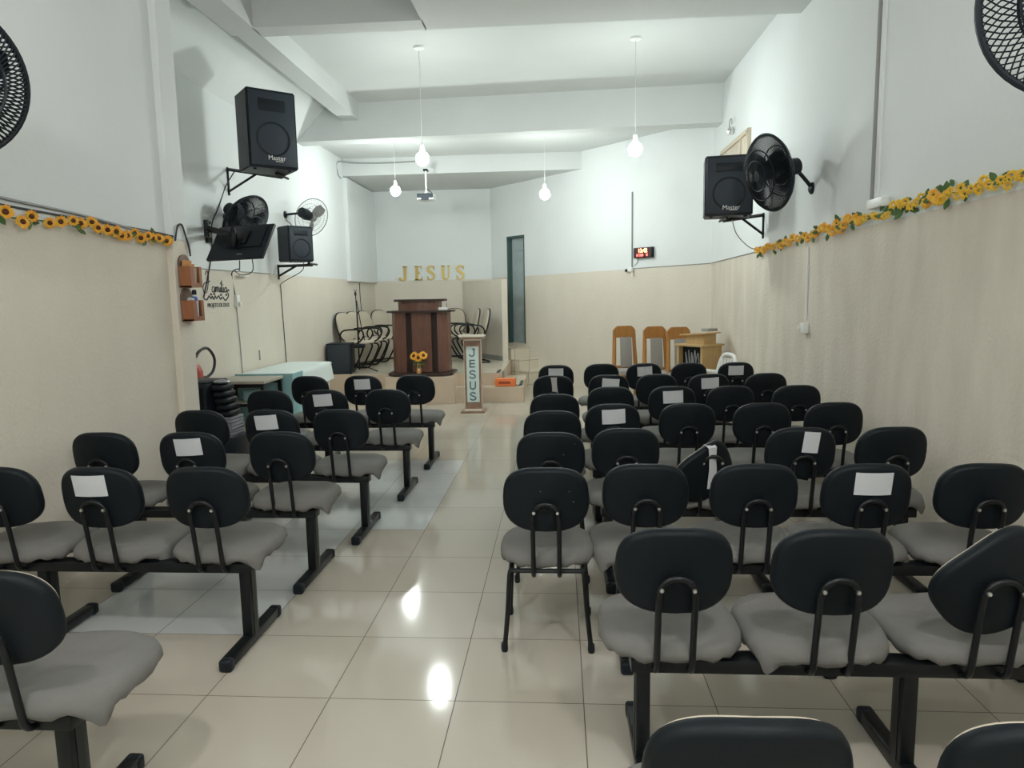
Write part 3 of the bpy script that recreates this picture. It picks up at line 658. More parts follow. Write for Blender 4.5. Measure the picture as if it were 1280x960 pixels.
# clock
s1 = ds(1.31); t = thing('digital_clock', 'black digital wall clock with glowing red and orange figures', 'clock', diag(s1, .03, 2.175), rzd)
cw, ch = .36, .155
b = B(); b.box((0, 0, 0), (cw, .05, ch), bev=.005); b.obj('case', M['black_plastic'], t)
sg = 1 if (Euler((0, 0, rzd)).to_matrix() @ Vector((0, -1, 0))).to_2d().dot(dn) > 0 else -1
fm = Matrix.Rotation(0 if sg > 0 else PI, 4, 'Z')
b = B(); b.box((0, -.026 * sg, 0), (cw - .03, .004, ch - .025)); b.obj('display', M['led_panel'], t, smooth=False)
b = B(); text_mesh(b, '12:42', .082, fm @ Matrix.Translation((.0, -.0295, .028)) @ TXT, .001); b.obj('time_figures', M['led_warm'], t, smooth=False)
b = B(); text_mesh(b, '8 1:00    8', .052, fm @ Matrix.Translation((-.01, -.0295, -.038)) @ TXT, .001); b.obj('date_figures', M['led'], t, smooth=False)
cable('clock_lead', [diag(s1 - .12, .02, 2.10), diag(s1 - .14, .015, 2.03), diag(s1 - .22, .012, 1.985)], .005, M['cable_grey'], 'thin lead curling from under the digital clock')
# framed picture and hook lamp high on the worn wall
t = thing('framed_picture', 'pale framed picture high behind the loudspeaker', 'picture', (XR - .02, 8.72, 3.05))
b = B()
for c, s in (((0, 0, .27), (.04, 1.3, .05)), ((0, 0, -.27), (.04, 1.3, .05)), ((0, .63, 0), (.04, .05, .54)), ((0, -.63, 0), (.04, .05, .54)), ((0, -.3, 0), (.03, .03, .5))): b.box(c, s)
b.obj('frame', M['frame_gold'], t, smooth=False); b = B(); b.box((.008, 0, 0), (.012, 1.22, .5)); b.obj('print', M['picture'], t, smooth=False)
t = thing('emergency_lamp', 'small chrome wall lamp above the framed picture', 'lamp', (XR - .045, 8.83, 3.5))
b = B(); b.lathe([(.03, -.06), (.045, -.02), (.02, .02)], 16); b.obj('shade', M['steel'], t); b = B(); b.tube(arc((0, .06), .06, -90, 200, 14, 'yz', 0), .006, 6); b.obj('hook', M['cable_grey'], t)

# ------------------------------------------------------------------ garlands
def flower_mesh(r, m, n=13, seed=0):
    rr = random.Random(seed); b = B(); b.mi = 0
    for lay in (0, 1):
        for k in range(n):
            a = 2 * PI * (k + .5 * lay) / n + rr.uniform(-.08, .08); L_ = r * (1 if lay == 0 else .78) * rr.uniform(.88, 1.05); w = r * .2; c, s = math.cos(a), math.sin(a)
            pts = [(.25 * r, -w * .5, .004), (.65 * L_, -w, .012 - .004 * lay), (L_, 0, .006 + rr.uniform(-.004, .008)), (.65 * L_, w, .012), (.25 * r, w * .5, .004)]
            top = [Vector((x_ * c - y_ * s, x_ * s + y_ * c, z_ + .006 * lay)) for x_, y_, z_ in pts]; bot = [p - Vector((0, 0, .002)) for p in top]
            b.rings([bot, top])
    return b.mesh('flower', m, smooth=False)
def eye_mesh(r):
    b = B(); b.lathe([(r * .36, .004), (r * .34, .016), (r * .2, .022), (.001, .024)], 14); return b.mesh('flower_centre', M['flower_eye'])
def leaf_mesh(l):
    b = B(); pts = [(0, 0), (.3, .2), (.6, .24), (.85, .12), (1, 0), (.85, -.12), (.6, -.24), (.3, -.2)]
    b.prism([(x_ * l, y_ * l) for x_, y_ in pts], 0, .002); return b.mesh('leaf', M['leaf'], smooth=False)
FLO = [flower_mesh(.040, M['petal'], seed=s) for s in range(3)]; FLY = [flower_mesh(.031, M['petal_y'], 8, seed=s + 9) for s in range(3)]
EYE = eye_mesh(.040); LEAF = leaf_mesh(.065)
def garland(label, pts, nf, side, pick, nl, spread):
    base = Vector(pts[0]); t = thing('flower_garland', label, 'garland', base, 0, 'artificial flower garlands')
    path = smooth_path([Vector(p) - base for p in pts], 10); b = B(); b.tube(path, .004, 5); b.obj('vine', M['leaf'], t)
    rr = random.Random(len(label))
    def at(u):
        f = u * (len(path) - 1); i = min(int(f), len(path) - 2); return path[i].lerp(path[i + 1], f - i)
    for k in range(nf):
        u = (k + .5 + rr.uniform(-.25, .25)) / nf; p = at(u) + Vector((side * rr.uniform(.012, .03), 0, rr.uniform(-spread, spread)))
        me, eye = pick(u, rr); nrm = Vector((side * 1.0, -.75 + rr.uniform(-.3, .3), rr.uniform(-.25, .3)))
        o = inst('flower', me, t, p, nrm.to_track_quat('Z', 'Y').to_euler()); s = rr.uniform(.88, 1.12); o.scale = (s, s, s)
        if eye: inst('flower_centre', EYE, o)
    for k in range(nl):
        p = at(rr.random()) + Vector((side * rr.uniform(.004, .015), 0, rr.uniform(-spread, spread))); nrm = Vector((side, -.6 + rr.uniform(-.6, .4), rr.uniform(-.4, .5)))
        o = inst('leaf', LEAF, t, p, nrm.to_track_quat('Z', 'X').to_euler()); o.rotation_euler.rotate_axis('Z', rr.uniform(0, 6.28))
garland('orange sunflower garland pinned along the paint line beside the slim column', [(XL + .018, 2.7, 2.02), (XL + .018, 3.4, 2.005), (XL + .018, 4.0, 2.02), (XL + .018, 4.45, 2.0), (XL + .018, 4.88, 1.99)], 26, 1, lambda u, r: (r.choice(FLO), True), 30, .022)
garland('long garland on the worn wall, yellow flowers turning orange at its far end', [(XR - .02, 2.7, 2.06), (XR - .02, 3.41, 2.06), (XR - .02, 4.08, 2.065), (XR - .02, 4.97, 2.045), (XR - .02, 6.1, 2.02), (XR - .02, 7.62, 1.975)], 80, -1,
        lambda u, r: (r.choice(FLO), False) if u > .62 or r.random() < .1 else (r.choice(FLY), False), 100, .032)

# ------------------------------------------------------------------ letter holders on the column
def holder(z, label, contents):
    t = thing('letter_holder', label, 'letter holder', (-2.7515, 5.015, z), 0, 'wooden letter holders on the column')
    pts = [(-.075, 0), (.085, 0), (.085, .17)] + [(.005 + .08 * math.cos(R(a)), .17 + .072 * math.sin(R(a))) for a in range(15, 166, 15)] + [(-.075, .17)]
    b = B(); b.prism(pts, .0, .012, 'yz'); b.obj('back_board', M['wood_brown'], t, ang=25)
    b = B(); b.box((.052, -.069, .078), (.084, .010, .15)); b.box((.052, .079, .078), (.084, .010, .15)); b.box((.052, .005, .008), (.084, .158, .012)); b.box((.090, -.046, .078), (.010, .054, .15)); b.box((.090, .066, .078), (.010, .034, .15)); b.box((.090, .015, .02), (.010, .08, .03))
    b.obj('pocket', M['wood_box'], t, smooth=False)
holder(1.665, 'upper wooden letter holder on the column, holding brown envelopes', 0)
holder(1.42, 'lower wooden letter holder on the column, holding white papers', 1)
def letter(name, loc, s, rot, m, label, cat):
    b = B(); b.box((0, 0, 0), s, rot=rot); o = b.obj(name, m, smooth=False); o.location = loc; tag(o, label, cat)
letter('envelope', (-2.727, 5.02, 1.775), (.008, .12, .18), (0, R(3), 0), M['kraft'], 'brown envelope standing in the upper letter holder', 'envelope')
letter('envelope', (-2.703, 5.03, 1.76), (.008, .09, .155), (R(4), R(5), 0), M['kraft'], 'orange-brown envelope at the front of the upper letter holder', 'envelope')
letter('folded_paper', (-2.680, 5.03, 1.745), (.006, .07, .13), (0, R(3), 0), M['cream_paper'], 'cream paper in the slot of the upper letter holder', 'paper')
letter('folded_paper', (-2.690, 4.975, 1.555), (.035, .035, .07), (R(12), R(12), 0), M['paper'], 'crumpled white paper poking out of the lower letter holder', 'paper')
t = thing('spray_bottle', 'clear bottle with blue label in the lower letter holder', 'bottle', (-2.697, 5.045, 1.434))
b = B(); b.lathe([(.022, 0), (.024, .01), (.026, .13), (.013, .165), (.012, .18)], 16); b.obj('bottle_body', M['clear'], t)
b = B(); b.lathe([(.0265, .135), (.022, .155), (.0145, .167)], 16); b.obj('bottle_label', M['blue'], t)
b = B(); b.lathe([(.016, .18), (.016, .212), (.01, .216)], 14); b.obj('bottle_cap', M['black_plastic'], t)

# ------------------------------------------------------------------ wall lettering
# "Família" script with a flourish, PROJETO DE DEUS below: runs along +y on the recessed wall
def wall_frame(loc, xdir, out):
    x_ = Vector(xdir).normalized(); y_ = -Vector(out).normalized(); z_ = Vector((0, 0, 1)); m = Matrix((x_, y_, z_)).transposed().to_4x4(); return Matrix.Translation(loc) @ m
WF = wall_frame((XLR + .002, 6.92, 1.575), (0, 1, 0), (1, 0, 0)) @ Matrix.Diagonal((.86, 1, .86, 1))
b = B(); w_ = .011
def stroke(pts, w=w_, d=.003):
    P = smooth_path([(p[0], 0, p[1]) for p in pts], 5); b.ribbon([(p.x, p.z) for p in P], w, -d, .001, WF)
stroke([(.06, .30), (.10, .345), (.14, .30), (.12, .20), (.07, .10), (.01, .09), (-.01, .15), (.03, .20), (.10, .205), (.17, .23)])         # F
stroke([(.26, .155), (.22, .16), (.20, .12), (.22, .095), (.255, .12), (.265, .16), (.262, .10), (.28, .10)])                               # a
stroke([(.28, .10), (.295, .16), (.30, .10), (.31, .15), (.33, .155), (.335, .10), (.345, .15), (.37, .155), (.375, .10), (.395, .105)])    # m
stroke([(.395, .105), (.41, .155), (.41, .10), (.43, .105)]); stroke([(.415, .195), (.432, .215)], .010)                                   # í
stroke([(.43, .105), (.46, .24), (.45, .10), (.48, .105)])                                                                                # l
stroke([(.48, .105), (.492, .155), (.493, .10), (.51, .105)]); stroke([(.488, .185), (.496, .192)], .010)                                 # i
stroke([(.575, .15), (.54, .155), (.52, .12), (.54, .095), (.57, .115), (.58, .155), (.578, .10), (.60, .11)])                              # a
stroke([(-.01, .02), (.06, .005), (.12, .05), (.16, .02), (.20, .045), (.23, .01), (.27, .05), (.30, .02), (.36, .05), (.40, .01), (.46, .035), (.52, -.005), (.58, .02), (.62, .06), (.60, .09)], .016)
for p in ((.17, .06), (.25, .065), (.42, .055), (.56, .055), (.62, .11)): stroke([(p[0] - .02, p[1]), (p[0], p[1] + .018), (p[0] + .02, p[1])], .014)
fr = b.obj('wall_lettering', M['lettering'], smooth=False); tag(fr, 'black script word with flourish lettered on the wall under the TV', 'lettering')
b = B(); text_mesh(b, 'PROJETO DE DEUS', .072, WF @ Matrix.Translation((.34, -.002, -.065)) @ TXT @ Matrix.Diagonal((.92, 1, 1, 1)), .001)
o = b.obj('lettering_line', M['lettering'], fr, smooth=False)

# gold JESUS letters on the alcove wall
def serif_letter(ch, h, b, mt, dp=.03):
    w = h * .62; T = h * .19; t_ = h * .075
    def bar(x0, z0, x1, z1): b.box(mt @ Vector(((x0 + x1) / 2, -dp / 2, (z0 + z1) / 2)), (x1 - x0, dp, z1 - z0))
    def rib(pts, ws): P = smooth_path([(p[0], 0, p[1]) for p in pts], 6); n = len(P); ws_ = [ws[min(int(i / max(n - 1, 1) * (len(ws) - 1)), len(ws) - 2)] + (ws[min(int(i / max(n - 1, 1) * (len(ws) - 1)) + 1, len(ws) - 1)] - ws[min(int(i / max(n - 1, 1) * (len(ws) - 1)), len(ws) - 2)]) * ((i / max(n - 1, 1) * (len(ws) - 1)) % 1) for i in range(n)]; b.ribbon([(p.x, p.z) for p in P], ws_, -dp, 0, mt)
    if ch == 'J':
        rib([(w * .68, h), (w * .68, h * .35), (w * .62, h * .08), (w * .35, .02 * h), (w * .12, h * .08), (w * .06, h * .22)], [T, T, T, t_ * 1.2, t_ * 1.6, T * .9]); bar(w * .38, h - t_, w * .98, h)
    elif ch == 'E':
        bar(w * .12, 0, w * .12 + T, h); bar(0, 0, w * .9, t_); bar(0, h - t_, w * .86, h); bar(w * .3, h * .47, w * .62, h * .54); bar(w * .84, 0, w * .9, h * .24); bar(w * .8, h * .78, w * .86, h); bar(w * .58, h * .4, w * .63, h * .62)
    elif ch == 'U':
        rib([(w * .2, h), (w * .2, h * .35), (w * .28, h * .1), (w * .55, h * .03), (w * .8, h * .14), (w * .86, h * .4), (w * .86, h)], [T, T, T, t_ * 1.2, t_, t_, t_]); bar(0, h - t_, w * .42, h); bar(w * .68, h - t_, w * 1.04, h)
    elif ch == 'S':
        rib([(w * .84, h * .78), (w * .74, h * .93), (w * .48, h * .97), (w * .2, h * .88), (w * .16, h * .7), (w * .4, h * .56), (w * .7, h * .42), (w * .84, h * .26), (w * .72, h * .08), (w * .45, h * .03), (w * .2, h * .07), (w * .1, h * .24)], [t_, t_ * 1.2, t_ * 1.3, T * .8, T, T * 1.05, T, T * .8, t_ * 1.3, t_ * 1.2, t_ * 1.2, t_])
        bar(w * .84, h * .7, w * .9, h); bar(w * .04, 0, w * .1, h * .3)
JX, JZ, JH = -3.10, 1.90, .27
for k, (ch, dx) in enumerate(zip('JESUS', (0, .30, .545, .83, 1.12))):
    b = B(); serif_letter(ch, JH, b, Matrix.Translation((0, 0, 0)))
    o = b.obj('gold_letter', M['gold'], smooth=False); o.location = (JX + dx, YB + .003, JZ)
    tag(o, ('gold letter J first on the alcove wall', 'gold letter E between J and S on the alcove wall', 'gold letter S in the middle of the alcove word', 'gold letter U on the alcove wall', 'gold letter S ending the alcove word')[k], 'letter', 'gold letters on the alcove wall')

# projector
t = thing('projector', 'small projector hanging on a white pole below the platform beam', 'projector', (-2.12, 11.45, 3.17))
b = B(); b.box((0, 0, 0), (.27, .26, .10), bev=.015); b.obj('projector_body', M['white_plastic'], t)
b = B(); b.box((0, -.125, .01), (.26, .03, .07), bev=.01); b.box((0, -.13, -.035), (.12, .03, .05), bev=.006); b.obj('rear_panel', M['navy_grille'], t)
b = B(); b.lathe([(.017, .05), (.017, .42)], 12); b.lathe([(.04, .06), (.03, .085)], 12); b.obj('pole', M['white_plastic'], t)
b = B(); b.box((0, .02, .425), (.07, .12, .03)); b.obj('ceiling_mount', M['black_metal'], t); b = B(); b.tube(smooth_path([(.02, -.05, .12), (.10, -.08, .06), (.14, -.08, -.01), (.12, -.09, .03)], 5), .007, 6); b.obj('lead', M['cable'], t)

# ------------------------------------------------------------------ platform furniture
t = thing('pulpit', 'large dark red wooden pulpit with faceted front on the platform block', 'pulpit', (-2.03, 10.42, .403))
def octo(hw, fy, by, ch, hr=None):
    hr = hr or hw - .09; return [(-hw, by), (-hw, fy + ch), (-hw + ch * .8, fy), (hr - ch * .8, fy), (hr, fy + ch), (hr, by)]
b = B(); b.prism(octo(.53, -.30, .30, .14), 0, .045); bmesh.ops.bevel(b.bm, geom=b.bm.edges[:], offset=.006, segments=1, affect='EDGES'); b.obj('base', M['wood_dark'], t, smooth=False)
b = B(); b.prism([(-.37, .25), (-.37, -.12), (.30, -.12), (.30, .25)], .045, .945); b.obj('core', M['wood_dark'], t, smooth=False)
b = B(); b.box((0, -.185, .495), (.295, .05, .89), bev=.006); b.obj('front_panel', M['wood_red'], t, smooth=False)
for s in (-1, 1):
    b = B(); k = 0 if s < 0 else -.10; b.prism([(s * .235, -.205), (s * (.395 + k), -.19), (s * (.47 + k), -.06), (s * (.47 + k), .25), (s * (.42 + k), .25), (s * (.385 + k), -.04), (s * (.33 + k), -.10), (s * .235, -.13)], .05, .94); b.obj('side_panel', M['wood_red'], t, smooth=False)
b = B(); b.prism(octo(.53, -.28, .30, .14), .94, .968); b.obj('ledge', M['wood_dark'], t, smooth=False)
b = B(); b.prism([(-.37, .22), (-.37, -.05), (-.30, -.12), (-.17, -.165), (-.05, -.18), (.09, -.165), (.20, -.11), (.245, -.02), (.245, .22)], .968, 1.10); b.obj('reading_box', M['wood_red'], t, smooth=False)
b = B(); b.prism([(-.44, .26), (-.44, -.03), (-.28, -.20), (.14, -.20), (.32, -.03), (.32, .26)], 1.10, 1.135, mtx=Matrix.Translation((0, 0, 0))); b.obj('desk_top', M['wood_dark'], t, smooth=False)
t = thing('wireless_receiver', 'small white device on the pulpit ledge', 'device', (-1.71, 10.27, 1.371))
b = B(); b.box((0, 0, .02), (.12, .10, .04), bev=.005); b.obj('device_case', M['white_plastic'], t); b = B(); b.tube([(.05, .03, .04), (.055, .03, .10)], .004, 6); b.obj('antenna', M['black_plastic'], t)
t = thing('flower_vase', 'copper vase of sunflowers standing at the pulpit base', 'vase', (-2.075, 10.165, .448))
b = B(); b.lathe([(.042, 0), (.045, .01), (.040, .05), (.030, .11), (.034, .145), (.030, .147), (.026, .11)], 24); b.obj('vase_body', M['copper'], t)
BIG = flower_mesh(.075, M['petal'], 15, seed=33); EYB = eye_mesh(.075)
for k, (dx, dz, nx, nz) in enumerate(((-.06, .26, -.4, .5), (.0, .235, .0, .15), (.075, .265, .5, .6))):
    b = B(); b.tube([(dx * .1, 0, .10), (dx, -.03, dz)], .005, 6); f = b.obj('stem', M['leaf'], t)
    o = inst('flower', BIG, t, (dx, -.04, dz), Vector((nx, -1, nz)).to_track_quat('Z', 'Y').to_euler()); inst('flower_centre', EYB, o)
for k in range(7):
    o = inst('leaf', LEAF, t, (0, -.02, .15), Vector((math.cos(k), -1, .4 * math.sin(k * 2))).to_track_quat('Z', 'X').to_euler()); o.rotation_euler.rotate_axis('Z', k * .9); o.scale = (1.5, 1.5, 1)

t = thing('lectern', 'slim brown marbled lectern reading JESUS downwards, standing in the aisle', 'lectern', (-1.155, 9.25, 0))
b = B(); b.mi = 0; b.box((0, 0, .03), (.32, .30, .035), bev=.004); b.mi = 1; b.box((0, 0, .008), (.33, .31, .016)); b.box((0, -.08, .055), (.22, .10, .014)); b.obj('base', [M['marble'], M['marble_edge']], t, smooth=False)
b = B(); b.box((0, .02, .52), (.225, .11, .94), bev=.004); b.obj('shaft', M['marble'], t, smooth=False)
b = B(); b.box((0, -.042, .53), (.165, .015, .75), bev=.002); pnl = b.obj('front_panel', M['panel_white'], t, smooth=False)
def sans(ch, b, mt, w=.09, h=.105, t_=.017):
    d0, d1 = -.004, .0
    def rib(pts): P = smooth_path([(p[0], 0, p[1]) for p in pts], 6); b.ribbon([(p.x, p.z) for p in P], t_, d0, d1, mt)
    def line(p, q): b.ribbon([p, q], t_, d0, d1, mt)
    if ch == 'J': line((.025, h / 2), (.025, -h * .2)); rib([(.025, -h * .2), (.018, -h * .4), (-.005, -h * .48), (-.03, -h * .38), (-.036, -h * .22)]); line((.0, h / 2 - t_ / 2), (.04, h / 2 - t_ / 2))
    if ch == 'E': line((-.03, -h / 2), (-.03, h / 2)); [line((-.03, z_), (.036, z_)) for z_ in (h / 2 - t_ / 2, 0, -h / 2 + t_ / 2)]
    if ch == 'U': rib([(-.034, h / 2), (-.034, -h * .1), (-.03, -h * .36), (0, -h * .48), (.03, -h * .36), (.034, -h * .1), (.034, h / 2)])
    if ch == 'S': rib([(.034, h * .30), (.02, h * .44), (-.01, h * .47), (-.034, h * .32), (-.026, h * .12), (.01, 0), (.034, -h * .16), (.03, -h * .38), (0, -h * .48), (-.03, -h * .40), (-.038, -h * .24)])
for ch, z_ in zip('JESUS', (.825, .675, .53, .385, .235)):
    b = B(); sans(ch, b, Matrix.Translation((-.002, -.0495, z_))); b.obj('letter', M['letter_blue'], pnl, smooth=False)
b = B(); b.mi = 1; b.box((0, -.01, .995), (.22, .18, .02), bev=.003); b.mi = 0; b.box((0, 0, 1.02), (.29, .30, .03)); b.mi = 1; b.box((0, -.15, 1.052), (.33, .03, .034), bev=.004); b.box((0, 0, 1.042), (.33, .32, .014)); b.obj('top', [M['marble'], M['marble_edge']], t, smooth=False)
b = B(); b.mi = 1; [b.box((s * .115, -.036, .52), (.006, .008, .93)) for s in (-1, 1)]; b.obj('edge_strip', [M['marble'], M['marble_edge']], t, smooth=False)

t = thing('toolbox', 'orange plastic box lying on the low tiled step', 'box', (-.80, 10.27, .233))
b = B(); b.box((0, 0, .05), (.31, .17, .10), bev=.014); b.obj('box_body', M['orange_plastic'], t); b = B(); b.box((0, 0, .105), (.30, .16, .016), bev=.006); b.obj('lid', M['orange_plastic'], t); b = B(); b.box((-.01, -.087, .06), (.17, .004, .035)); b.obj('print_band', M['orange_dark'], t, smooth=False)

# microphone stand
t = thing('microphone_stand', 'tall black microphone stand beside the stage loudspeaker', 'microphone stand', (-3.10, 10.60, .416))
b = B(); b.tube([(0, 0, .05), (0, 0, .92)], .012, 8); b.obj('pole', M['black_metal'], t); b = B(); b.tube([(0, 0, .88), (-.012, 0, 1.22)], .008, 8); b.obj('upper_tube', M['black_metal'], t)
for k in range(3):
    a = 2 * PI * k / 3 + .3; b = B(); b.tube([(0, 0, .14), (.28 * math.cos(a), .28 * math.sin(a), .012)], .009, 6); b.obj('leg', M['black_metal'], t)
b = B(); b.tube([(.0, 0, 1.12), (.05, .02, .72), (.09, .03, .50)], .007, 6); b.obj('boom', M['black_metal'], t); b = B(); b.lathe([(.012, 1.19), (.018, 1.22), (.012, 1.25)], 12, Matrix.Translation((-.012, 0, 0))); b.tube([(-.035, 0, 1.285), (-.012, 0, 1.25), (.01, 0, 1.285)], .006, 6); b.obj('clip', M['black_metal'], t)
b = B(); b.box((.02, -.01, .42), (.16, .09, .06), bev=.01); b.obj('clamp', M['black_plastic'], t)

# platform armchairs (front faces -y before turning)
def arm_meshes():
    out = {}
    b = B(); rr = []
    for s, z in ((.3, .050), (.8, .047), (.96, .036), (1, .02), (.98, .004), (.8, 0)): rr.append([(x_, y_, .43 + z) for x_, y_ in superellipse(.235 * s, .225 * s, 3, 3, 32)])
    b.rings(rr); out['seat'] = b.mesh('seat', M['cream'], ang=60)
    def bk(b, s, d0): return [(x_, .19 + d0 + .11 * ((z_ + .23) / .46), .695 + z_) for x_, z_ in superellipse(.215 * s, .235 * s, 2.7, 2.7, 36)]
    b = B(); b.rings([bk(b, s, d) for s, d in ((.4, -.035), (.85, -.033), (.97, -.02), (.98, 0))]); out['backrest'] = b.mesh('backrest', M['cream'], ang=60)
    b = B(); b.rings([bk(b, s, d) for s, d in ((.98, -.006), (1.02, 0), (1.02, .016), (.9, .024), (.4, .026))]); out['back_shell'] = b.mesh('back_shell', M['black_plastic'], ang=60)
    for sx, nm in ((-1, 'arm_a'), (1, 'arm_b')):
        b = B(); X = sx * .27
        b.tube(smooth_path([(sx * .2, .12, .43), (X, .14, .46), (X, .17, .55), (X, .10, .645), (X, -.10, .665), (X, -.23, .65), (X, -.265, .58), (X, -.22, .50), (X * .95, -.12, .44), (sx * .2, -.08, .43)], 5), .013, 8); out[nm] = b.mesh('armrest', M['black_metal'])
    b = B()
    pts = []
    for sx in (-1, 1):
        leg = [(sx * .2, .14, .43), (sx * .22, -.10, .43), (sx * .235, -.22, .40), (sx * .24, -.20, .30), (sx * .245, -.06, .06), (sx * .245, .02, .018), (sx * .245, .16, .014), (sx * .225, .26, .014)]
        pts.append(leg)
    b.tube(smooth_path(pts[0] + [(0, .27, .014)] + pts[1][::-1], 5), .014, 8); out['base'] = b.mesh('sled_base', M['black_metal'])
    return out
AM = arm_meshes()
def armchair(x_, y_, th, label):
    t = thing('armchair', label, 'armchair', (x_, y_, .416), R(th), 'cream armchairs on the platform')
    inst('seat', AM['seat'], t); bb = inst('backrest', AM['backrest'], t); inst('back_shell', AM['back_shell'], bb)
    inst('armrest', AM['arm_a'], t); inst('armrest', AM['arm_b'], t); inst('sled_base', AM['base'], t)
for x_, y_, th, lb in ((-3.22, 11.02, 74, 'cream armchair nearest the microphone stand on the platform'), (-3.22, 11.56, 74, 'second cream armchair along the platform wall from the microphone stand'),
                       (-3.19, 12.10, 72, 'third cream armchair along the platform wall from the microphone stand'), (-3.10, 12.66, 55, 'fourth cream armchair along the platform wall, deepest in the alcove'),
                       (-2.52, 13.15, 8, 'cream armchair mostly hidden behind the pulpit'), (-1.98, 13.05, 4, 'cream armchair facing forward between pulpit and partition'),
                       (-1.74, 12.55, -72, 'cream armchair leaning by the partition, behind the end one'), (-1.52, 12.15, -72, 'cream armchair at the end of the partition')):
    armchair(x_, y_, th, lb)

# ------------------------------------------------------------------ tables and things by the recessed wall
t = thing('long_table', 'long table under a pale mint cloth beside the platform', 'table', (-3.26, 8.18, 0))
b = B(); b.box((0, 0, .735), (.58, 1.46, .025), bev=.006); b.obj('tabletop', M['wood_grey'], t)
for sx in (-1, 1):
    for sy in (-1, 1): b = B(); b.tube([(sx * .25, sy * .66, 0), (sx * .25, sy * .66, .725)], .018, 8); b.obj('leg', M['white_plastic'], t)
def cloth():
    b = B(); X, Y = .305, .755; n = 60; per = []
    for i in range(n):
        a = 2 * PI * i / n; c, s = math.cos(a), math.sin(a); x_ = math.copysign(abs(c) ** (2 / 9), c) * X; y_ = math.copysign(abs(s) ** (2 / 9), s) * Y; per.append((x_, y_, a))
    rr = []
    for sc, z_ in ((.02, .757), (.6, .757), (.96, .756), (1, .750), (1.015, .70), (1.03, .62), (1.045, .53)):
        ring = []
        for x_, y_, a in per:
            fold = .012 * math.sin(a * 11) * max(0, (.75 - z_) / .2); drop = 0
            if z_ < .7 and x_ > 0 and y_ < 0: drop = -.05 * (.7 - z_) / .17
            ring.append((x_ * sc + fold * .6, y_ * sc + fold, z_ + drop))
        rr.append(ring)
    b.rings(rr, cap1=False); return b
o = cloth().obj('tablecloth', M['mint'], ang=60); o.location = (-3.26, 8.18, 0); tag(o, 'pale mint cloth draped over the long table', 'tablecloth')
b = B(); rr = []
for i in range(25):
    t_ = i / 24; wv = .012 * math.sin(i * 1.3)
    if t_ < .75: px, py, ox, oy = -3.55 + .63 * t_ / .75, 7.385, 0, -1
    else: px, py, ox, oy = -2.915, 7.385 + .30 * (t_ - .75) / .25, 1, 0
    rr.append([(px + ox * (.01 + wv * k), py + oy * (.012 + wv * k), z_) for z_, k in ((.765, 0), (.60, .6), (.40, 1), (.24, 1.2))] + [(px + ox * (.006 + wv * k), py + oy * (.008 + wv * k), z_) for z_, k in ((.24, 1.2), (.40, 1), (.60, .6), (.765, 0))])
b.rings(rr); b2 = b.obj('table_runner', M['teal_cloth'], ang=60); tag(b2, 'teal cloth hanging down the near end of the mint-covered table', 'cloth')
t = thing('desk', 'grey-topped school desk with black frame before the mint-covered table', 'desk', (-3.27, 7.08, 0))
b = B(); b.box((.0, 0, .735), (.56, .50, .03), bev=.004); b.obj('desk_top', M['wood_grey'], t)
b = B(); b.box((-.05, .0, .50), (.42, .40, .025)); b.obj('shelf', M['wood_grey'], t)
for sx in (-1, 1):
    for sy in (-1, 1): b = B(); b.box((sx * .25, sy * .22, .36), (.035, .035, .72)); b.obj('leg', M['black_metal'], t)
b = B(); b.box((0, -.22, .70), (.50, .025, .04)); b.box((0, .22, .70), (.50, .02, .04)); b.box((0, -.2, .495), (.5, .02, .03)); b.obj('apron', M['black_metal'], t)
b = B(); b.box((.02, .0, .593), (.20, .04, .13), bev=.02); o = b.obj('plastic_crate', M['teal_cloth']); o.location = (-3.22, 7.02, 0); tag(o, 'teal box on the shelf of the school desk', 'box'); o.location.z = -.013
# padded black stack
t = thing('equipment_case', 'black padded case standing behind the slim column', 'case', (-3.12, 5.75, 0), R(-6))
b = B(); b.box((0, 0, .45), (.42, .36, .86), bev=.02); b.obj('case_body', M['black_plastic'], t); b = B(); b.box((.12, -.184, .45), (.02, .012, .8)); b.box((.17, -.184, .45), (.02, .012, .8)); b.obj('case_rib', M['black_vinyl'], t)
b = B(); b.box((0, 0, .885), (.40, .32, .02), bev=.006); b.obj('case_lid', M['black_plastic'], t)
b = B(); b.box((-2.80, 5.72, .21), (.16, .28, .42), bev=.01); o = b.obj('low_box', M['black_plastic']); tag(o, 'low black box under the striped cloth', 'box')
b = B(); rr = []
for i in range(13):
    z_ = .42 + .17 * i / 12; k = .006 if i % 2 else 0; rr.append([(-2.865 - k, 5.60, z_), (-2.755 + k, 5.60 - k, z_), (-2.755 + k, 5.82, z_), (-2.865 - k, 5.82, z_)])
b.rings(rr); o = b.obj('folded_cloth', mat('striped_fabric', (.36, .36, .40), .9, var=(.06, .06, .08), vscale=9, vstretch=(.2, .2, 7)), smooth=False); tag(o, 'folded grey striped cloth on the low black box', 'cloth')
for k in range(5):
    b = B(); r_ = [[(x_, y_, .592 + .055 * k + z_) for x_, y_ in superellipse(.062 * s, .12 * s, 4, 4, 24)] for s, z_ in ((.7, .0), (.96, .01), (1, .027), (.96, .044), (.7, .053))]
    b.rings(r_); o = b.obj('rolled_cushion', M['black_vinyl'], ang=70); o.location = (-2.835 + .012 * (2 - k), 5.70, 0.0); tag(o, ('bottom', 'second from bottom', 'middle', 'second from top', 'topmost')[k] + ' shiny black cushion in the stack beside the padded case', 'cushion', 'shiny black cushions stacked by the padded case')
b = B(); b.ball((-2.86, 5.69, .885), .07, (1, .9, .28), 16); o = b.obj('plastic_wrap', M['silver_wrap']); tag(o, 'crumpled silver wrap on top of the black cushions', 'wrap')
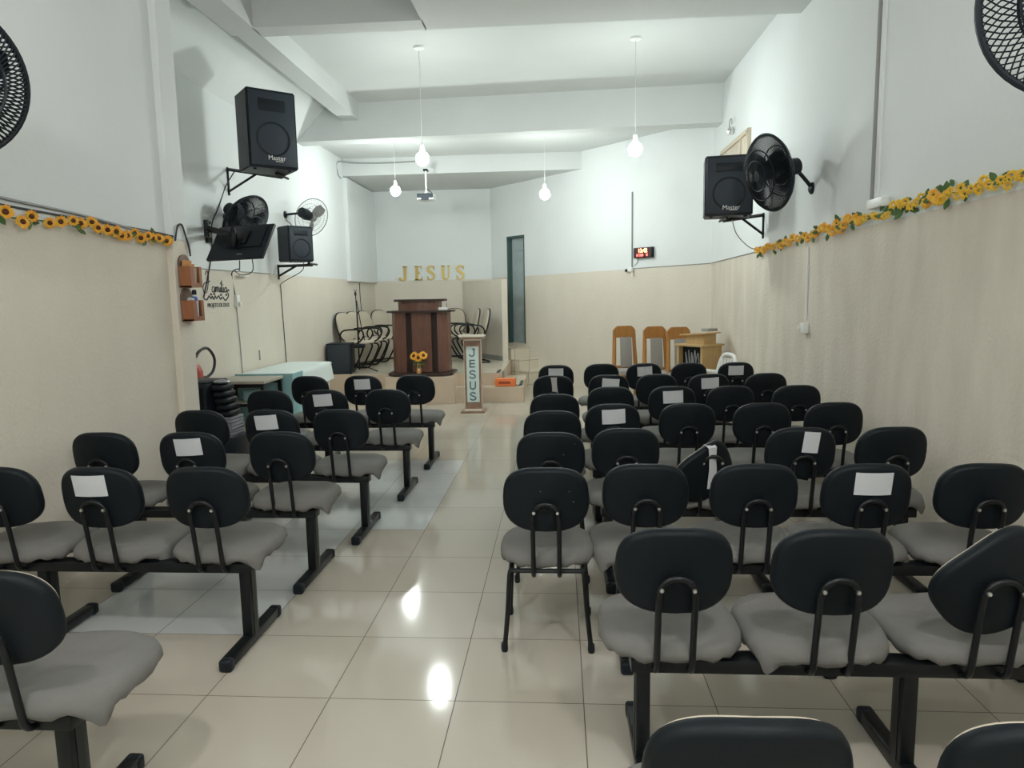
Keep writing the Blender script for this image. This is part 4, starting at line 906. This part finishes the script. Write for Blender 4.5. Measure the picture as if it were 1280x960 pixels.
b = B(); b.box((-2.875, 5.575, .60), (.055, .05, .02), rot=(R(60), 0, 0)); o = b.obj('paper_note', M['pink'], smooth=False); tag(o, 'small pink paper against the black cushion stack', 'paper')
# extinguisher
t = thing('fire_extinguisher', 'red fire extinguisher with black hose on the wall behind the slim column', 'fire extinguisher', (-3.47, 6.37, .52))
b = B(); b.lathe([(.07, 0), (.085, .02), (.085, .38), (.06, .44), (.03, .47), (.03, .50)], 24); b.obj('cylinder', M['red_enamel'], t)
b = B(); b.tube(smooth_path([(.0, .02, .49), (.02, .10, .57), (.03, .24, .585), (.04, .34, .48), (.04, .30, .36), (.04, .16, .31), (.05, .06, .33)], 6), .014, 8); b.obj('hose', M['cable'], t)
b = B(); b.box((0, 0, .53), (.05, .12, .03), bev=.005); b.obj('handle', M['black_plastic'], t); b = B(); b.lathe([(.012, 0), (.045, -.22)], 14, Matrix.Translation((.09, .15, .30)) ); b.obj('horn', M['red_enamel'], t)
b = B(); b.box((-.11, 0, .40), (.06, .06, .12)); b.obj('wall_hook', M['black_metal'], t)

# ------------------------------------------------------------------ wooden chairs, cabinet, white chairs
def wooden_chair(x_, y_, rz, label):
    t = thing('high_back_chair', label, 'chair', (x_, y_, 0), R(rz), 'high-backed wooden chairs')
    W = .165
    def bx(z): return .20 + .10 * (z - .45)
    for s in (-1, 1):
        b = B(); b.tube([(s * (W + .015), .27, 0.0), (s * W, .20, .45), (s * (W - .022), bx(1.04), 1.04)], [.03, .032, .027], 4); b.obj('back_post', M['wood_orange'], t, smooth=False)
        b = B(); b.box((s * .17, -.19, .22), (.045, .045, .44)); b.obj('leg', M['wood_orange'], t, smooth=False)
    b = B(); b.prism([(-W + .005, .93), (W - .005, .93), (W - .005, 1.045), (W - .04, 1.085), (W - .065, 1.10), (-W + .065, 1.10), (-W + .04, 1.085), (-W + .005, 1.045)], bx(1.0) - .022, bx(1.0) + .022, 'xz'); b.obj('top_rail', M['wood_orange'], t, smooth=False)
    b = B(); b.box((.015, bx(.74) - .025, .72), (.17, .035, .44), rot=(R(-5.7), 0, 0), bev=.01); b.obj('back_pad', M['grey_pad'], t)
    b = B(); b.box((0, bx(.5), .50), (2 * W - .03, .03, .05)); b.obj('lower_rail', M['wood_orange'], t, smooth=False)
    b = B(); b.box((0, 0, .455), (.40, .42, .075), bev=.02); b.obj('seat', M['grey_pad'], t); b = B(); b.box((0, 0, .40), (.36, .38, .05)); b.obj('seat_frame', M['wood_orange'], t, smooth=False)
wooden_chair(1.0, 10.02, 12, 'high-backed wooden chair with grey pad, nearest the narrow door')
wooden_chair(1.40, 9.72, 12, 'high-backed wooden chair with grey pad, middle one of three')
wooden_chair(1.69, 9.46, 12, 'high-backed wooden chair with grey pad, partly behind the pale cabinet')
t = thing('cabinet', 'pale wooden cabinet with an open dark front behind the last bench', 'cabinet', (1.76, 8.90, 0), R(-52))
b = B(); b.box((-.19, 0, .45), (.03, .36, .90)); b.box((.19, 0, .45), (.03, .36, .90)); b.box((0, .17, .45), (.36, .02, .90)); b.box((0, 0, .05), (.36, .34, .03)); b.obj('carcass', M['wood_pale'], t, smooth=False)
b = B(); b.box((0, -.09, .48), (.35, .02, .84)); b.obj('inner_shade_panel', M['black_plastic'], t, smooth=False); b = B(); b.box((0, 0, .912), (.45, .42, .024), bev=.003); b.obj('cabinet_top', M['wood_pale'], t, smooth=False)  # black panel set forward of the real back, standing in for shade inside
b = B(); b.prism([(-.13, .924), (.16, .924), (.16, 1.05), (-.13, 1.03)], -.10, .12, 'xz'); b.obj('upper_box', M['wood_pale'], t, smooth=False); b = B(); b.box((.01, .0, 1.05), (.40, .30, .018), rot=(R(0), R(-4), 0)); b.obj('sloping_top', M['wood_pale'], t, smooth=False)
b = B()
for k in range(5): b.tube(smooth_path([(-.10 + .045 * k, -.12, .60), (-.08 + .05 * k, -.14, .70), (-.11 + .05 * k, -.125, .82 + .03 * (k % 2)), (-.06 + .03 * k, -.14, .66)], 5), .006, 5)
o = b.obj('coiled_cables', M['cable_grey'], ang=60); o.location = (1.76, 8.90, 0); o.rotation_euler = (0, 0, R(-52)); tag(o, 'grey cables coiled inside the open pale cabinet', 'cable')
b = B(); b.box((0, 0, 0), (.17, .12, .035), bev=.004); o = b.obj('keyboard_case', M['line']); o.location = (1.90, 8.98, 1.093); o.rotation_euler = (0, 0, R(35)); tag(o, 'small dark grey case on the sloping cabinet top', 'case')
def plastic_chair(loc, rot, label):
    t = thing('plastic_chair', label, 'chair', loc, rot=rot, group='white plastic chairs by the cabinet')
    b = B(); b.box((0, 0, .42), (.42, .42, .02), bev=.008); b.obj('seat', M['white_plastic'], t)
    b = B()
    for k in range(5): b.tube(smooth_path([(-.15 + .075 * k, .20, .43), (-.155 + .0775 * k, .24, .62), (-.14 + .07 * k, .27, .80)], 4), .014, 6)
    b.tube(smooth_path([(-.21, .20, .42), (-.21, .25, .70), (-.14, .275, .82), (0, .28, .845), (.14, .275, .82), (.21, .25, .70), (.21, .20, .42)], 6), .022, 8); b.obj('backrest', M['white_plastic'], t)
    for sx in (-1, 1):
        for sy in (-1, 1): b = B(); b.tube([(sx * .18, sy * .18, .41), (sx * .23, sy * .22, 0)], [.028, .018], 6); b.obj('leg', M['white_plastic'], t)
        b = B(); b.tube(smooth_path([(sx * .22, .23, .62), (sx * .25, .05, .64), (sx * .24, -.15, .62), (sx * .21, -.19, .42)], 5), .02, 8); b.obj('armrest', M['white_plastic'], t)
plastic_chair((1.70, 8.16, 0), (0, 0, R(-78)), 'white plastic chair with slatted back beside the pale cabinet')

# ------------------------------------------------------------------ camera, world
cd = bpy.data.cameras.new('camera'); cam = bpy.data.objects.new('camera', cd); C.objects.link(cam)
pitch, yaw, roll, H = .125979, -.0685642, -.0179262, 1.5645
F = Vector((math.sin(yaw) * math.cos(pitch), math.cos(yaw) * math.cos(pitch), -math.sin(pitch)))
R0 = Vector((math.cos(yaw), -math.sin(yaw), 0)); U0 = R0.cross(F)
Rv = R0 * math.cos(roll) + U0 * math.sin(roll); Uv = -R0 * math.sin(roll) + U0 * math.cos(roll)
cam.matrix_world = Matrix.Translation((0, 0, H)) @ Matrix((Rv, Uv, -F)).transposed().to_4x4()
cd.sensor_fit = 'HORIZONTAL'; cd.sensor_width = 36; cd.lens = 871 / 1280 * 36; cd.clip_start = .05
sc = context.scene; sc.camera = cam
w = bpy.data.worlds.new('world'); sc.world = w; w.use_nodes = True
w.node_tree.nodes['Background'].inputs[0].default_value = (.8, .87, 1, 1); w.node_tree.nodes['Background'].inputs[1].default_value = .3
sc.view_settings.view_transform = 'Standard'; sc.view_settings.look = 'None'; sc.view_settings.gamma = 1; sc.view_settings.exposure = 1.27; sc.view_settings.use_curve_mapping = False
sc.cycles.use_denoising = True
try: sc.cycles.denoiser = 'OPENIMAGEDENOISE'
except Exception: pass
sc.cycles.max_bounces = 10; sc.cycles.diffuse_bounces = 6; sc.cycles.glossy_bounces = 4; sc.cycles.sample_clamp_indirect = 6
